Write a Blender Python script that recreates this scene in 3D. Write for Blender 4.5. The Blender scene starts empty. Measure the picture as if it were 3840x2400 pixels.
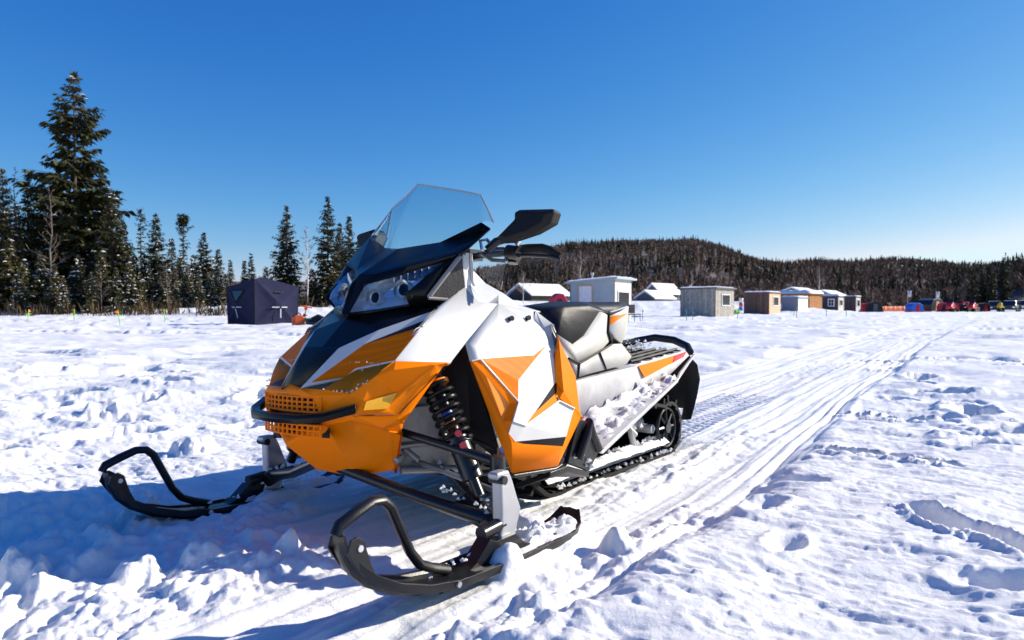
import bpy, bmesh, math, random
import numpy as np
from mathutils import Vector, Matrix

scene = bpy.context.scene
COL = scene.collection
R = math.radians

# ------------------------------------------------------------------ camera
CAM_H = 0.715
cam_data = bpy.data.cameras.new("camera")
cam = bpy.data.objects.new("camera", cam_data)
COL.objects.link(cam)
cam.location = (0, 0, CAM_H)
cam.rotation_euler = (R(90) - math.atan(39.0 / 2640.0), 0, 0)
cam_data.sensor_width = 36.0
cam_data.lens = 24.75
cam_data.clip_start = 0.05
cam_data.clip_end = 8000
cam_data.dof.use_dof = True
cam_data.dof.focus_distance = 2.7
cam_data.dof.aperture_fstop = 5.6
scene.camera = cam

# ------------------------------------------------------------------ light
SUN_EL, SUN_AZ = R(26), math.atan2(0.96, 0.28)      # azimuth from +Y towards +X
world = bpy.data.worlds.new("World")
scene.world = world
world.use_nodes = True
wn = world.node_tree.nodes
bg = wn["Background"]
sky = wn.new("ShaderNodeTexSky")
sky.sky_type = 'NISHITA'
sky.sun_disc = False
sky.sun_elevation = SUN_EL
sky.sun_rotation = SUN_AZ
sky.altitude = 1500
sky.air_density = 1.0
sky.dust_density = 0.6
sky.ozone_density = 3.0
# the camera's rendering of the clear sky: a contrast curve for each channel
sep = wn.new("ShaderNodeSeparateColor"); com = wn.new("ShaderNodeCombineColor"); WL = world.node_tree.links
WL.new(sky.outputs[0], sep.inputs[0])
for ch, (gain, gam) in enumerate(((0.182, 1.98), (0.552, 1.13), (1.76, 0.55))):
    top = wn.new("ShaderNodeMath"); top.operation = 'MINIMUM'; top.inputs[1].default_value = (5.0, 7.5, 9.0)[ch]
    po = wn.new("ShaderNodeMath"); po.operation = 'POWER'; po.inputs[1].default_value = gam
    mu = wn.new("ShaderNodeMath"); mu.operation = 'MULTIPLY'; mu.inputs[1].default_value = gain
    WL.new(sep.outputs[ch], top.inputs[0]); WL.new(top.outputs[0], po.inputs[0]); WL.new(po.outputs[0], mu.inputs[0]); WL.new(mu.outputs[0], com.inputs[ch])
WL.new(com.outputs[0], bg.inputs[0])
bg.inputs[1].default_value = 0.115
sun_data = bpy.data.lights.new("sun", 'SUN')
sun = bpy.data.objects.new("sun", sun_data)
COL.objects.link(sun)
sun_data.energy = 5.0
sun_data.angle = R(0.53)
sun_data.color = (1.0, 0.925, 0.80)
_to_sun = Vector((math.sin(SUN_AZ) * math.cos(SUN_EL), math.cos(SUN_AZ) * math.cos(SUN_EL), math.sin(SUN_EL)))
sun.rotation_euler = _to_sun.to_track_quat('Z', 'Y').to_euler()
scene.view_settings.view_transform = 'Standard'
scene.view_settings.look = 'None'
scene.view_settings.gamma = 1.0
scene.view_settings.exposure = 0.58

# ------------------------------------------------------------------ helpers
def link(o, parent=None):
    COL.objects.link(o)
    if parent is not None:
        o.parent = parent
    return o

def tag(o, label=None, cat=None, group=None, kind=None):
    if label: o["label"] = label
    if cat: o["category"] = cat
    if group: o["group"] = group
    if kind: o["kind"] = kind
    return o

def empty(name, loc=(0, 0, 0), rot=(0, 0, 0), scale=1.0):
    o = bpy.data.objects.new(name, None)
    o.empty_display_size = 0.2
    o.location = loc
    o.rotation_euler = rot
    o.scale = (scale,) * 3
    return link(o)

def mesh_obj(name, verts, faces, mats, parent=None, midx=None, smooth=False):
    me = bpy.data.meshes.new(name)
    me.from_pydata([tuple(v) for v in verts], [], [tuple(f) for f in faces])
    for m in (mats if isinstance(mats, (list, tuple)) else [mats]):
        me.materials.append(m)
    if midx is not None:
        me.polygons.foreach_set("material_index", list(midx))
    if smooth:
        me.polygons.foreach_set("use_smooth", [True] * len(me.polygons))
    me.update()
    return link(bpy.data.objects.new(name, me), parent)

def np_mesh(name, co, quads, mats, parent=None, midx=None, smooth=False):
    co = np.asarray(co, dtype=np.float32)
    quads = np.asarray(quads, dtype=np.int32)
    n, k = quads.shape
    me = bpy.data.meshes.new(name)
    me.vertices.add(len(co)); me.vertices.foreach_set("co", co.ravel())
    me.loops.add(n * k); me.loops.foreach_set("vertex_index", quads.ravel())
    me.polygons.add(n)
    me.polygons.foreach_set("loop_start", np.arange(0, n * k, k, dtype=np.int32))
    for m in (mats if isinstance(mats, (list, tuple)) else [mats]):
        me.materials.append(m)
    if midx is not None:
        me.polygons.foreach_set("material_index", np.asarray(midx, dtype=np.int32))
    me.polygons.foreach_set("use_smooth", np.full(n, smooth, dtype=bool))
    me.update(calc_edges=True)
    return link(bpy.data.objects.new(name, me), parent)

def copy_tree(o, parent=None, loc=None, rot=None, scale=None):
    c = o.copy()
    COL.objects.link(c)
    if parent is not None: c.parent = parent
    if loc is not None: c.location = loc
    if rot is not None: c.rotation_euler = rot
    if scale is not None: c.scale = scale
    for ch in list(o.children):
        copy_tree(ch, c)
    return c

class MB:
    """collects simple solids that belong to one part"""
    def __init__(s): s.v = []; s.f = []; s.m = []
    def add(s, verts, faces, m=0):
        b = len(s.v); s.v += [tuple(v) for v in verts]
        s.f += [tuple(i + b for i in f) for f in faces]; s.m += [m] * len(faces); return s
    def box(s, c, d, m=0, rot=None):
        x, y, z = d[0] / 2, d[1] / 2, d[2] / 2
        vs = [Vector((sx * x, sy * y, sz * z)) for sz in (-1, 1) for sx, sy in ((-1, -1), (1, -1), (1, 1), (-1, 1))]
        if rot is not None: vs = [rot @ v for v in vs]
        vs = [v + Vector(c) for v in vs]
        return s.add(vs, [(3, 2, 1, 0), (4, 5, 6, 7), (0, 1, 5, 4), (1, 2, 6, 5), (2, 3, 7, 6), (3, 0, 4, 7)], m)
    def tube(s, pts, r, n=10, m=0, caps=True, flat=1.0):
        pts = [Vector(p) for p in pts]; rs = r if isinstance(r, (list, tuple)) else [r] * len(pts)
        t0 = (pts[1] - pts[0]).normalized()
        up = Vector((0, 0, 1)) if abs(t0.z) < 0.9 else Vector((1, 0, 0))
        a = t0.cross(up).normalized(); vs = []; fs = []
        for i, p in enumerate(pts):
            t = (pts[min(i + 1, len(pts) - 1)] - pts[max(i - 1, 0)]).normalized()
            a = (a - t * a.dot(t)).normalized(); b = t.cross(a)
            for k in range(n):
                q = 2 * math.pi * k / n
                vs.append(p + (a * math.cos(q) + b * math.sin(q) * flat) * rs[i])
        for i in range(len(pts) - 1):
            for k in range(n):
                fs.append((i * n + k, i * n + (k + 1) % n, (i + 1) * n + (k + 1) % n, (i + 1) * n + k))
        if caps:
            fs.append(tuple(range(n - 1, -1, -1))); fs.append(tuple((len(pts) - 1) * n + k for k in range(n)))
        return s.add(vs, fs, m)
    def prism(s, poly, off, m=0):
        """closed outline extruded by the vector off"""
        n = len(poly); off = Vector(off); a = [Vector(p) for p in poly]
        return s.add(a + [p + off for p in a], [tuple(range(n - 1, -1, -1)), tuple(range(n, 2 * n))] +
                     [(i, (i + 1) % n, (i + 1) % n + n, i + n) for i in range(n)], m)
    def build(s, name, mats, parent=None, smooth=False, bevel=0, seg=2, sub=0, angle=35):
        o = mesh_obj(name, s.v, s.f, mats, parent, s.m, smooth)
        bm = bmesh.new(); bm.from_mesh(o.data); bmesh.ops.recalc_face_normals(bm, faces=bm.faces); bm.to_mesh(o.data); bm.free()
        if bevel: add_bevel(o, bevel, seg, angle)
        if sub:
            md = o.modifiers.new("subdivision", 'SUBSURF'); md.levels = md.render_levels = sub
        if smooth and not bevel and not sub: o.data.set_sharp_from_angle(angle=R(40))
        return o

def add_bevel(o, w, seg=2, angle=30):
    o.data.polygons.foreach_set("use_smooth", [True] * len(o.data.polygons))
    md = o.modifiers.new("bevel", 'BEVEL'); md.width = w; md.segments = seg
    md.limit_method = 'ANGLE'; md.angle_limit = R(angle); md.harden_normals = True

def lerp(a, b, t): return tuple(x + (y - x) * t for x, y in zip(a, b))

# ------------------------------------------------------------------ noise (numpy)
def _hash(ix, iy, seed):
    h = (ix.astype(np.int64) * 374761393 + iy.astype(np.int64) * 668265263 + seed * 144665) & 0xFFFFFFFF
    h = ((h ^ (h >> 13)) * 1274126177) & 0xFFFFFFFF
    h = ((h ^ (h >> 16)) * 2246822519) & 0xFFFFFFFF
    return ((h ^ (h >> 15)) & 0xFFFFFF) / float(0xFFFFFF)

def vnoise(x, y, seed=0):
    ix = np.floor(x); iy = np.floor(y); fx = x - ix; fy = y - iy
    fx = fx * fx * fx * (fx * (fx * 6 - 15) + 10); fy = fy * fy * fy * (fy * (fy * 6 - 15) + 10)
    a = _hash(ix, iy, seed); b = _hash(ix + 1, iy, seed); c = _hash(ix, iy + 1, seed); d = _hash(ix + 1, iy + 1, seed)
    return (a + (b - a) * fx) * (1 - fy) + (c + (d - c) * fx) * fy

def fbm(x, y, seed=0, octv=4, gain=0.5):
    s = 0; a = 1; t = 0
    for i in range(octv):
        c, sn = math.cos(0.6 + i), math.sin(0.6 + i)
        s = s + a * vnoise((x * c - y * sn) * 2 ** i + 17.3 * i, (x * sn + y * c) * 2 ** i - 9.1 * i, seed + i); t += a; a *= gain
    return s / t

def sstep(a, b, x):
    t = np.clip((x - a) / (b - a), 0, 1); return t * t * (3 - 2 * t)

def worley(x, y, seed=0):
    """distance to the nearest and second nearest random point"""
    ix = np.floor(x); iy = np.floor(y); d1 = np.full_like(x, 9.0); d2 = np.full_like(x, 9.0)
    for ox in (-1, 0, 1):
        for oy in (-1, 0, 1):
            cx = ix + ox; cy = iy + oy
            d = np.hypot(cx + _hash(cx, cy, seed) - x, cy + _hash(cx, cy, seed + 77) - y)
            d2 = np.minimum(np.maximum(d, d1), d2); d1 = np.minimum(d, d1)
    return d1, d2

# ------------------------------------------------------------------ materials
def nodes_of(m): return m.node_tree.nodes, m.node_tree.links

def mat(name, col, rough=0.5, metal=0.0, var=0.08, scale=8.0, bump=0.0, bscale=60.0, coat=0.0, spec=0.5, rvar=0.1):
    """principled surface whose colour and gloss vary a little with object-space noise"""
    m = bpy.data.materials.new(name); m.use_nodes = True
    N, L = nodes_of(m); p = N["Principled BSDF"]
    p.inputs["Metallic"].default_value = metal
    p.inputs["Coat Weight"].default_value = coat
    p.inputs["Coat Roughness"].default_value = 0.08
    p.inputs["Specular IOR Level"].default_value = spec
    tc = N.new("ShaderNodeTexCoord"); nz = N.new("ShaderNodeTexNoise")
    nz.inputs["Scale"].default_value = scale; nz.inputs["Detail"].default_value = 5
    L.new(tc.outputs["Object"], nz.inputs["Vector"])
    cr = N.new("ShaderNodeValToRGB")
    cr.color_ramp.elements[0].position = 0.3; cr.color_ramp.elements[1].position = 0.7
    cr.color_ramp.elements[0].color = (*[max(0, c * (1 - var)) for c in col], 1)
    cr.color_ramp.elements[1].color = (*[min(1, c * (1 + var)) for c in col], 1)
    L.new(nz.outputs["Fac"], cr.inputs["Fac"]); L.new(cr.outputs["Color"], p.inputs["Base Color"])
    mr = N.new("ShaderNodeMapRange")
    mr.inputs["To Min"].default_value = max(0.02, rough - rvar); mr.inputs["To Max"].default_value = min(1, rough + rvar)
    L.new(nz.outputs["Fac"], mr.inputs["Value"]); L.new(mr.outputs[0], p.inputs["Roughness"])
    if bump:
        nb = N.new("ShaderNodeTexNoise"); nb.inputs["Scale"].default_value = bscale; nb.inputs["Detail"].default_value = 6
        L.new(tc.outputs["Object"], nb.inputs["Vector"])
        b = N.new("ShaderNodeBump"); b.inputs["Strength"].default_value = bump; b.inputs["Distance"].default_value = 0.01
        L.new(nb.outputs["Fac"], b.inputs["Height"]); L.new(b.outputs[0], p.inputs["Normal"])
    return m

def leafy(name, ca, cb, rough=0.7, trans=0.0):
    """colour that differs from one leaf clump to the next"""
    m = bpy.data.materials.new(name); m.use_nodes = True
    N, L = nodes_of(m); p = N["Principled BSDF"]
    g = N.new("ShaderNodeNewGeometry"); cr = N.new("ShaderNodeValToRGB")
    cr.color_ramp.elements[0].color = (*ca, 1); cr.color_ramp.elements[1].color = (*cb, 1)
    L.new(g.outputs["Random Per Island"], cr.inputs["Fac"]); L.new(cr.outputs["Color"], p.inputs["Base Color"])
    p.inputs["Roughness"].default_value = rough
    p.inputs["Specular IOR Level"].default_value = 0.2
    return m

def clear(name, tint, fres=1.45, rough=0.0, dust=0.0):
    """thin clear plastic: tinted see-through with a sky reflection and a little dust"""
    m = bpy.data.materials.new(name); m.use_nodes = True
    N, L = nodes_of(m); out = N["Material Output"]; N.remove(N["Principled BSDF"])
    t = N.new("ShaderNodeBsdfTransparent"); t.inputs[0].default_value = (*tint, 1)
    gl = N.new("ShaderNodeBsdfGlossy"); gl.inputs["Roughness"].default_value = rough
    fr = N.new("ShaderNodeFresnel"); fr.inputs[0].default_value = fres
    mx = N.new("ShaderNodeMixShader"); L.new(fr.outputs[0], mx.inputs[0]); L.new(t.outputs[0], mx.inputs[1]); L.new(gl.outputs[0], mx.inputs[2])
    last = mx
    if dust:
        d = N.new("ShaderNodeBsdfDiffuse"); d.inputs[0].default_value = (0.75, 0.78, 0.8, 1)
        nz = N.new("ShaderNodeTexNoise"); nz.inputs["Scale"].default_value = 9; nz.inputs["Detail"].default_value = 8; nz.inputs["Distortion"].default_value = 1.5
        tc = N.new("ShaderNodeTexCoord"); L.new(tc.outputs["Object"], nz.inputs["Vector"])
        ma = N.new("ShaderNodeMath"); ma.operation = 'MULTIPLY'; ma.inputs[1].default_value = dust
        L.new(nz.outputs["Fac"], ma.inputs[0])
        m2 = N.new("ShaderNodeMixShader"); L.new(ma.outputs[0], m2.inputs[0]); L.new(mx.outputs[0], m2.inputs[1]); L.new(d.outputs[0], m2.inputs[2]); last = m2
    L.new(last.outputs[0], out.inputs[0])
    return m

def stripes(name, ca, cb, freq, rough=0.35):
    """fine slanting printed lines"""
    m = mat(name, ca, rough, spec=0.1); N, L = nodes_of(m); p = N["Principled BSDF"]
    tc = N.new("ShaderNodeTexCoord"); w = N.new("ShaderNodeTexWave"); w.bands_direction = 'DIAGONAL'
    w.inputs["Scale"].default_value = freq; L.new(tc.outputs["Object"], w.inputs["Vector"])
    cr = N.new("ShaderNodeValToRGB"); cr.color_ramp.elements[0].color = (*ca, 1); cr.color_ramp.elements[1].color = (*cb, 1)
    cr.color_ramp.elements[0].position = 0.55; cr.color_ramp.elements[1].position = 0.8
    L.new(w.outputs["Fac"], cr.inputs["Fac"]); L.new(cr.outputs[0], p.inputs["Base Color"])
    return m

ORANGE = mat("orange_plastic", (0.95, 0.215, 0.0), 0.40, var=0.03, spec=0.12)
ORANGE_PRINT = stripes("orange_print", (0.76, 0.150, 0.0), (0.84, 0.175, 0.0), 14, 0.5)
YELLOW = mat("amber_reflector", (0.9, 0.42, 0.0), 0.2, coat=0.5)
WHITE = mat("white_plastic", (0.57, 0.57, 0.56), 0.42, var=0.04, coat=0.15, bump=0.03, bscale=300)
WHITE_DIRTY = mat("scuffed_white_metal", (0.54, 0.53, 0.515), 0.5, var=0.16, scale=14, bump=0.1, bscale=90)
PALE_GREY = mat("pale_grey_plastic", (0.42, 0.415, 0.39), 0.6, var=0.08, bump=0.06, bscale=200)
GLOSS_BLACK = mat("gloss_black", (0.006, 0.006, 0.006), 0.3, var=0.2, spec=0.22, rvar=0.06)
BLACK = mat("black_plastic", (0.010, 0.010, 0.011), 0.34, var=0.25, bump=0.06, bscale=250, spec=0.4)
RUBBER = mat("black_rubber", (0.010, 0.010, 0.010), 0.6, var=0.3, bump=0.2, bscale=120, spec=0.25)
BLACK_METAL = mat("black_painted_steel", (0.012, 0.012, 0.013), 0.3, var=0.3)
VINYL = mat("black_vinyl", (0.016, 0.0155, 0.015), 0.55, var=0.3, bump=0.25, bscale=25, spec=0.35)
VENT = mat("dark_grey_mesh", (0.035, 0.032, 0.03), 0.6, var=0.4, scale=30, bump=0.15, bscale=140)
CHROME = mat("chrome", (0.90, 0.91, 0.92), 0.16, metal=0.85, var=0.05, bump=0.35, bscale=16)
REFLECTOR = mat("lamp_reflector", (0.88, 0.89, 0.90), 0.14, metal=0.55, var=0.05, bump=0.3, bscale=22)
ALLOY = mat("cast_alloy", (0.62, 0.63, 0.65), 0.42, metal=0.75, var=0.12)
GREY_METAL = mat("raw_grey_metal", (0.30, 0.29, 0.28), 0.45, metal=0.6, var=0.25, bump=0.2, bscale=40)
RED = mat("red_plastic", (0.7, 0.02, 0.03), 0.25, coat=0.4)
BLUE_DECAL = mat("blue_decal", (0.03, 0.12, 0.6), 0.3)
SCREEN = clear("clear_windshield", (0.60, 0.78, 0.84), 1.55, dust=0.045)
LENS = clear("clear_lens", (0.93, 0.96, 0.98), 1.45)

def snow_mat(name, coarse):
    m = bpy.data.materials.new(name); m.use_nodes = True
    N, L = nodes_of(m); p = N["Principled BSDF"]
    p.inputs["Roughness"].default_value = 0.55; p.inputs["Specular IOR Level"].default_value = 0.25
    tc = N.new("ShaderNodeTexCoord")
    n1 = N.new("ShaderNodeTexNoise"); n1.inputs["Scale"].default_value = 3.0; n1.inputs["Detail"].default_value = 8
    n2 = N.new("ShaderNodeTexNoise"); n2.inputs["Scale"].default_value = coarse; n2.inputs["Detail"].default_value = 8; n2.inputs["Roughness"].default_value = 0.72
    L.new(tc.outputs["Object"], n1.inputs["Vector"]); L.new(tc.outputs["Object"], n2.inputs["Vector"])
    cr = N.new("ShaderNodeValToRGB"); cr.color_ramp.elements[0].color = (0.83, 0.825, 0.815, 1); cr.color_ramp.elements[1].color = (0.89, 0.88, 0.86, 1)
    L.new(n1.outputs["Fac"], cr.inputs["Fac"]); L.new(cr.outputs[0], p.inputs["Base Color"])
    b = N.new("ShaderNodeBump"); b.inputs["Strength"].default_value = 0.5; b.inputs["Distance"].default_value = 0.016
    L.new(n2.outputs["Fac"], b.inputs["Height"]); L.new(b.outputs[0], p.inputs["Normal"])
    return m
SNOW = snow_mat("snow", 38.0)
SNOW_FINE = snow_mat("packed_snow", 70.0)

def planks(name, ca, cb, pitch, rough=0.9):
    """vertical boards: each its own tone, a dark joint between them"""
    m = mat(name, ca, rough, var=.25, scale=3, bump=.3, bscale=20); N, L = nodes_of(m); p = N["Principled BSDF"]
    tc = N.new("ShaderNodeTexCoord"); sx = N.new("ShaderNodeSeparateXYZ"); L.new(tc.outputs["Object"], sx.inputs[0])
    ad = N.new("ShaderNodeMath"); L.new(sx.outputs[0], ad.inputs[0]); L.new(sx.outputs[1], ad.inputs[1])
    dv = N.new("ShaderNodeMath"); dv.operation = 'DIVIDE'; dv.inputs[1].default_value = pitch; L.new(ad.outputs[0], dv.inputs[0])
    fl_ = N.new("ShaderNodeMath"); fl_.operation = 'FLOOR'; L.new(dv.outputs[0], fl_.inputs[0])
    fr = N.new("ShaderNodeMath"); fr.operation = 'FRACT'; L.new(dv.outputs[0], fr.inputs[0])
    wn_ = N.new("ShaderNodeTexWhiteNoise"); wn_.noise_dimensions = '1D'; L.new(fl_.outputs[0], wn_.inputs["W"])
    mx = N.new("ShaderNodeMix"); mx.data_type = 'RGBA'; mx.inputs[6].default_value = (*ca, 1); mx.inputs[7].default_value = (*cb, 1); L.new(wn_.outputs["Value"], mx.inputs[0])
    gt = N.new("ShaderNodeMath"); gt.operation = 'LESS_THAN'; gt.inputs[1].default_value = .10; L.new(fr.outputs[0], gt.inputs[0])
    m2 = N.new("ShaderNodeMix"); m2.data_type = 'RGBA'; m2.inputs[7].default_value = (*[c * .3 for c in ca], 1); L.new(gt.outputs[0], m2.inputs[0]); L.new(mx.outputs[2], m2.inputs[6])
    nz = N.new("ShaderNodeTexNoise"); nz.inputs["Scale"].default_value = 4; nz.inputs["Detail"].default_value = 6; L.new(tc.outputs["Object"], nz.inputs["Vector"])
    m3 = N.new("ShaderNodeMix"); m3.data_type = 'RGBA'; m3.blend_type = 'OVERLAY'; m3.inputs[0].default_value = .6; L.new(m2.outputs[2], m3.inputs[6]); L.new(nz.outputs["Fac"], m3.inputs[7])
    L.new(m3.outputs[2], p.inputs["Base Color"])
    return m

def dirty_snow(name):
    m = snow_mat(name, 60.0); N, L = nodes_of(m); p = N["Principled BSDF"]; tc = N.new("ShaderNodeTexCoord")
    nz = N.new("ShaderNodeTexNoise"); nz.inputs["Scale"].default_value = 22; nz.inputs["Detail"].default_value = 7; L.new(tc.outputs["Object"], nz.inputs["Vector"])
    cr = N.new("ShaderNodeValToRGB"); cr.color_ramp.elements[0].position = .50; cr.color_ramp.elements[1].position = .66
    cr.color_ramp.elements[0].color = (.82, .82, .83, 1); cr.color_ramp.elements[1].color = (.58, .53, .49, 1)
    L.new(nz.outputs["Fac"], cr.inputs["Fac"]); L.new(cr.outputs[0], p.inputs["Base Color"]); return m
SNOW_DIRTY = dirty_snow("trodden_snow")

# ------------------------------------------------------------------ where the snowmobile stands
YAW, MX, MY = R(37.5), -0.465, 2.165
def to_uv(X, Y):
    dx, dy = X - MX, Y - MY
    return dx * math.sin(YAW) + dy * math.cos(YAW), dx * math.cos(YAW) - dy * math.sin(YAW)

def ground_base(r):
    return np.minimum(0.0032 * np.maximum(r - 12, 0), 0.36)

PRINTS = [(4.32, 8.01, .2), (3.95, 6.79, .2), (3.43, 5.59, .21), (3.07, 4.65, .2), (2.82, 3.98, .19), (2.31, 3.37, .16), (2.95, 5.32, .13),
          (1.08, 2.61, .10), (0.81, 2.27, .085), (0.74, 1.91, .07), (1.17, 1.63, .10),
          (2.62, 4.3, .13), (2.4, 3.72, .13), (3.25, 5.05, .14), (3.6, 6.2, .17), (2.9, 3.4, .13), (3.2, 3.9, .13),
          (-4.19, 6.21, .22), (-3.26, 5.13, .22), (-3.0, 4.5, .18), (-2.37, 4.12, .2), (-2.09, 3.71, .2), (-2.62, 4.96, .14), (-2.79, 5.66, .16), (-1.58, 4.05, .15),
          (-3.11, 6.04, .14), (-2.4, 3.2, .15), (-1.9, 5.2, .16), (-3.9, 5.0, .2), (-4.6, 5.4, .2), (-3.6, 7.2, .2), (-2.2, 6.9, .2), (-4.9, 7.5, .24)]
GROOVES = [(1.40, 3.20, 1.86, 2.93, .055, .085), (1.27, 2.26, 1.36, 1.80, .055, .05), (4.6, 9.3, 9.5, 9.1, .12, .10), (5.0, 8.4, 9.0, 8.2, .08, .06),
           (2.1, 4.6, 2.75, 4.45, .04, .04)]
LUMPS = [(-1.5, 3.30, .13, .07), (-2.46, 4.2, .15, .07), (-0.95, 1.78, .07, .05), (-0.83, 1.86, .06, .04), (-1.2, 1.7, .07, .05),
         (-0.62, 1.93, .05, .05), (0.06, 2.02, .08, .06), (0.18, 2.10, .09, .07), (-0.02, 1.78, .07, .06), (0.3, 1.98, .06, .05)]

def ground_height(X, Y):
    r = np.hypot(X, Y)
    u, v = to_uv(X, Y)
    vs = v + 0.085 * np.maximum(u - 1.0, 0) - 0.0008 * np.maximum(u - 1.0, 0) ** 2      # the trail bends away behind the machine
    z = ground_base(r) + 0.078
    edge = (fbm(u * 0.35 + 7, vs * 0.2, 73, 2) - 0.5) * 0.16 + (fbm(u * 4.5, v * 2, 75, 4, .6) - .5) * .10
    trail = sstep(-1.0, -0.74, vs + edge) * sstep(0.92, 0.80, vs + edge) * sstep(70, 14, r)
    mach = np.exp(-((u - 0.6) / 1.9) ** 4 - (v / 1.05) ** 4)                                            # the snow under and round the machine lies flat
    # soft drifts
    z += (fbm(X * 0.55, Y * 0.55, 3, 3) - 0.5) * 0.16 * (1 - 0.85 * trail) * sstep(1.6, 5.0, r) * (1 - mach)
    z += (fbm(X * 1.6, Y * 2.2, 11, 3) - 0.5) * 0.075 * (1 - 0.8 * trail) * (1 - .8 * mach)
    # wind crust and old trampling: shallow pits, most of them well away from the camera
    worn = sstep(0.46, 0.60, fbm(X * 0.33, Y * 0.42, 5, 2)) * (1 - 0.95 * trail) * (1 - mach)
    w = fbm(X * 0.85, Y * 1.9, 21, 3, 0.5)
    z -= 0.062 * sstep(0.57, 0.70, w) * (0.25 + 0.75 * worn) * (1 - .95 * trail) * (1 - mach) * sstep(3.0, 6.0, r) * sstep(150, 40, r)
    w2 = fbm(X * 2.6, Y * 4.6, 31, 3, 0.5)
    z -= 0.012 * sstep(0.58, 0.74, w2) * worn * sstep(60, 15, r)
    z += 0.014 * sstep(0.60, 0.78, fbm(X * 3.2 + 9, Y * 3.6, 37, 5, 0.6)) * (0.2 + worn) * (1 - .95 * trail) * (1 - mach) * sstep(2.2, 4, r)
    w3 = fbm(X * 0.30, Y * 1.25, 41, 3)
    z -= 0.11 * sstep(0.56, 0.66, w3) * sstep(13, 24, r) * sstep(170, 60, r)
    # fine grain and crumbs
    far = sstep(14, 4, r)
    z += (fbm(X * 8, Y * 8, 51, 4, 0.55) - 0.5) * 0.014 * (1 - 0.6 * trail) * far
    # wind-drawn grain: short pits lined up across the slope
    ga, gc = X * .83 - Y * .56, X * .56 + Y * .83
    z -= 0.005 * sstep(0.52, 0.72, fbm(ga * 10, gc * 30, 57, 3, 0.6)) * sstep(9, 3, r) * (1 - 0.7 * trail)
    z -= 0.008 * sstep(0.60, 0.74, fbm(ga * 5, gc * 13, 59, 3, 0.6)) * sstep(14, 5, r) * (1 - 0.8 * trail)
    cr = fbm(X * 19, Y * 19, 61, 2)
    z += 0.005 * sstep(0.60, 0.80, cr) * sstep(6, 2.5, r) * (1 - 0.6 * trail) * (0.3 + 0.7 * sstep(.45, .6, fbm(X * 1.5, Y * 1.5, 63, 2)))
    # trail: pressed bed, ski ruts, ribbed belt print, sharp right-hand edge
    z -= 0.045 * trail
    wob = (fbm(u * 0.8, vs * 0.3 + 4, 71, 2) - 0.5) * 0.05 + (fbm(u * 0.35 + 7, vs * 0.2, 73, 2) - 0.5) * 0.16
    vv = vs + wob
    tf = sstep(40, 10, r)
    lines = 0
    for c, wd, dp in ((0.54, 0.06, 0.022), (-0.54, 0.06, 0.022), (0.70, 0.014, 0.016), (0.765, 0.016, 0.018), (0.36, 0.03, 0.012), (0.25, 0.02, 0.010),
                      (0.44, 0.018, 0.010), (-0.30, 0.03, 0.012), (-0.70, 0.03, 0.015), (0.62, 0.02, 0.012)):
        lines = lines - dp * np.exp(-((vv - c) / wd) ** 2)
    brk = 0.5 + 0.5 * sstep(0.35, 0.55, fbm(u * 1.3, v * 5, 81, 3))
    z += lines * tf * brk * (0.3 + 0.7 * trail)
    z += 0.010 * (fbm(u * 1.1, vs * 26, 83, 3) - 0.5) * 2 * trail * tf                  # streaks drawn along the trail
    z += 0.018 * np.exp(-((vv - 0.85) / 0.035) ** 2) * brk * tf
    belt = sstep(0.24, 0.19, np.abs(vs)) * sstep(0.6, 1.6, u) * sstep(20, 8, r)
    z += belt * 0.016 * np.tanh(1.6 * np.sin(u * 2 * math.pi / 0.085 + 1.2 * (fbm(u * 3, vs * 9, 87, 2) - .5))) * (0.35 + 0.65 * brk)
    z -= belt * 0.015
    # thrown lumps: broken rounded blocks of snow beside and in front of the skis
    wx, wy = X + (fbm(X * 6, Y * 6, 8, 3) - .5) * .10, Y + (fbm(X * 6, Y * 6, 9, 3) - .5) * .10
    d1, d2 = worley(wx * 7.5, wy * 7.5, 5)
    e1, e2 = worley(wx * 17, wy * 17, 15)
    cell = vnoise(X * 4.1, Y * 4.1, 91)
    chunk = np.clip(0.62 - d1, 0, 1) ** .8 * (0.1 + 1.1 * cell) * 0.085 + np.clip(0.60 - e1, 0, 1) * 0.050 * (.3 + cell) + (fbm(X * 34, Y * 34, 97, 3, .6) - .5) * .018
    chunk = chunk + (fbm(X * 5, Y * 5, 93, 5, 0.6) - 0.45) * 0.10
    m = np.zeros_like(X)
    m = np.maximum(m, sstep(0.30, 0.10, v) * sstep(-0.98, -0.80, v) * sstep(-0.02, -0.30, u) * 0.75)   # in front of the nose
    m = np.maximum(m, sstep(-0.45, -0.85, u) * sstep(0.30, 0.12, v) * sstep(-2.2, -1.2, v) * 1.0)                  # lower left corner
    m = np.maximum(m, sstep(0.63, 0.70, v) * sstep(0.98, 0.80, v) * sstep(-0.6, -0.3, u) * sstep(1.1, 0.7, u) * 0.6)
    m = np.maximum(m, sstep(0.22, 0.30, np.abs(v)) * sstep(0.62, 0.45, np.abs(v)) * sstep(0.4, 0.9, u) * sstep(3.2, 1.8, u) * 0.30)
    m = np.maximum(m, np.exp(-((u + 0.06) / 0.13) ** 2 - ((v + 0.42) / 0.10) ** 2) * 1.0)
    m = np.maximum(m, 0.20 * sstep(0.60, 0.68, fbm(X * 0.9, Y * 1.3, 95, 3)) * sstep(9, 3.5, r) * (1 - trail) * (1 - mach))
    z += chunk * m
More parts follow.
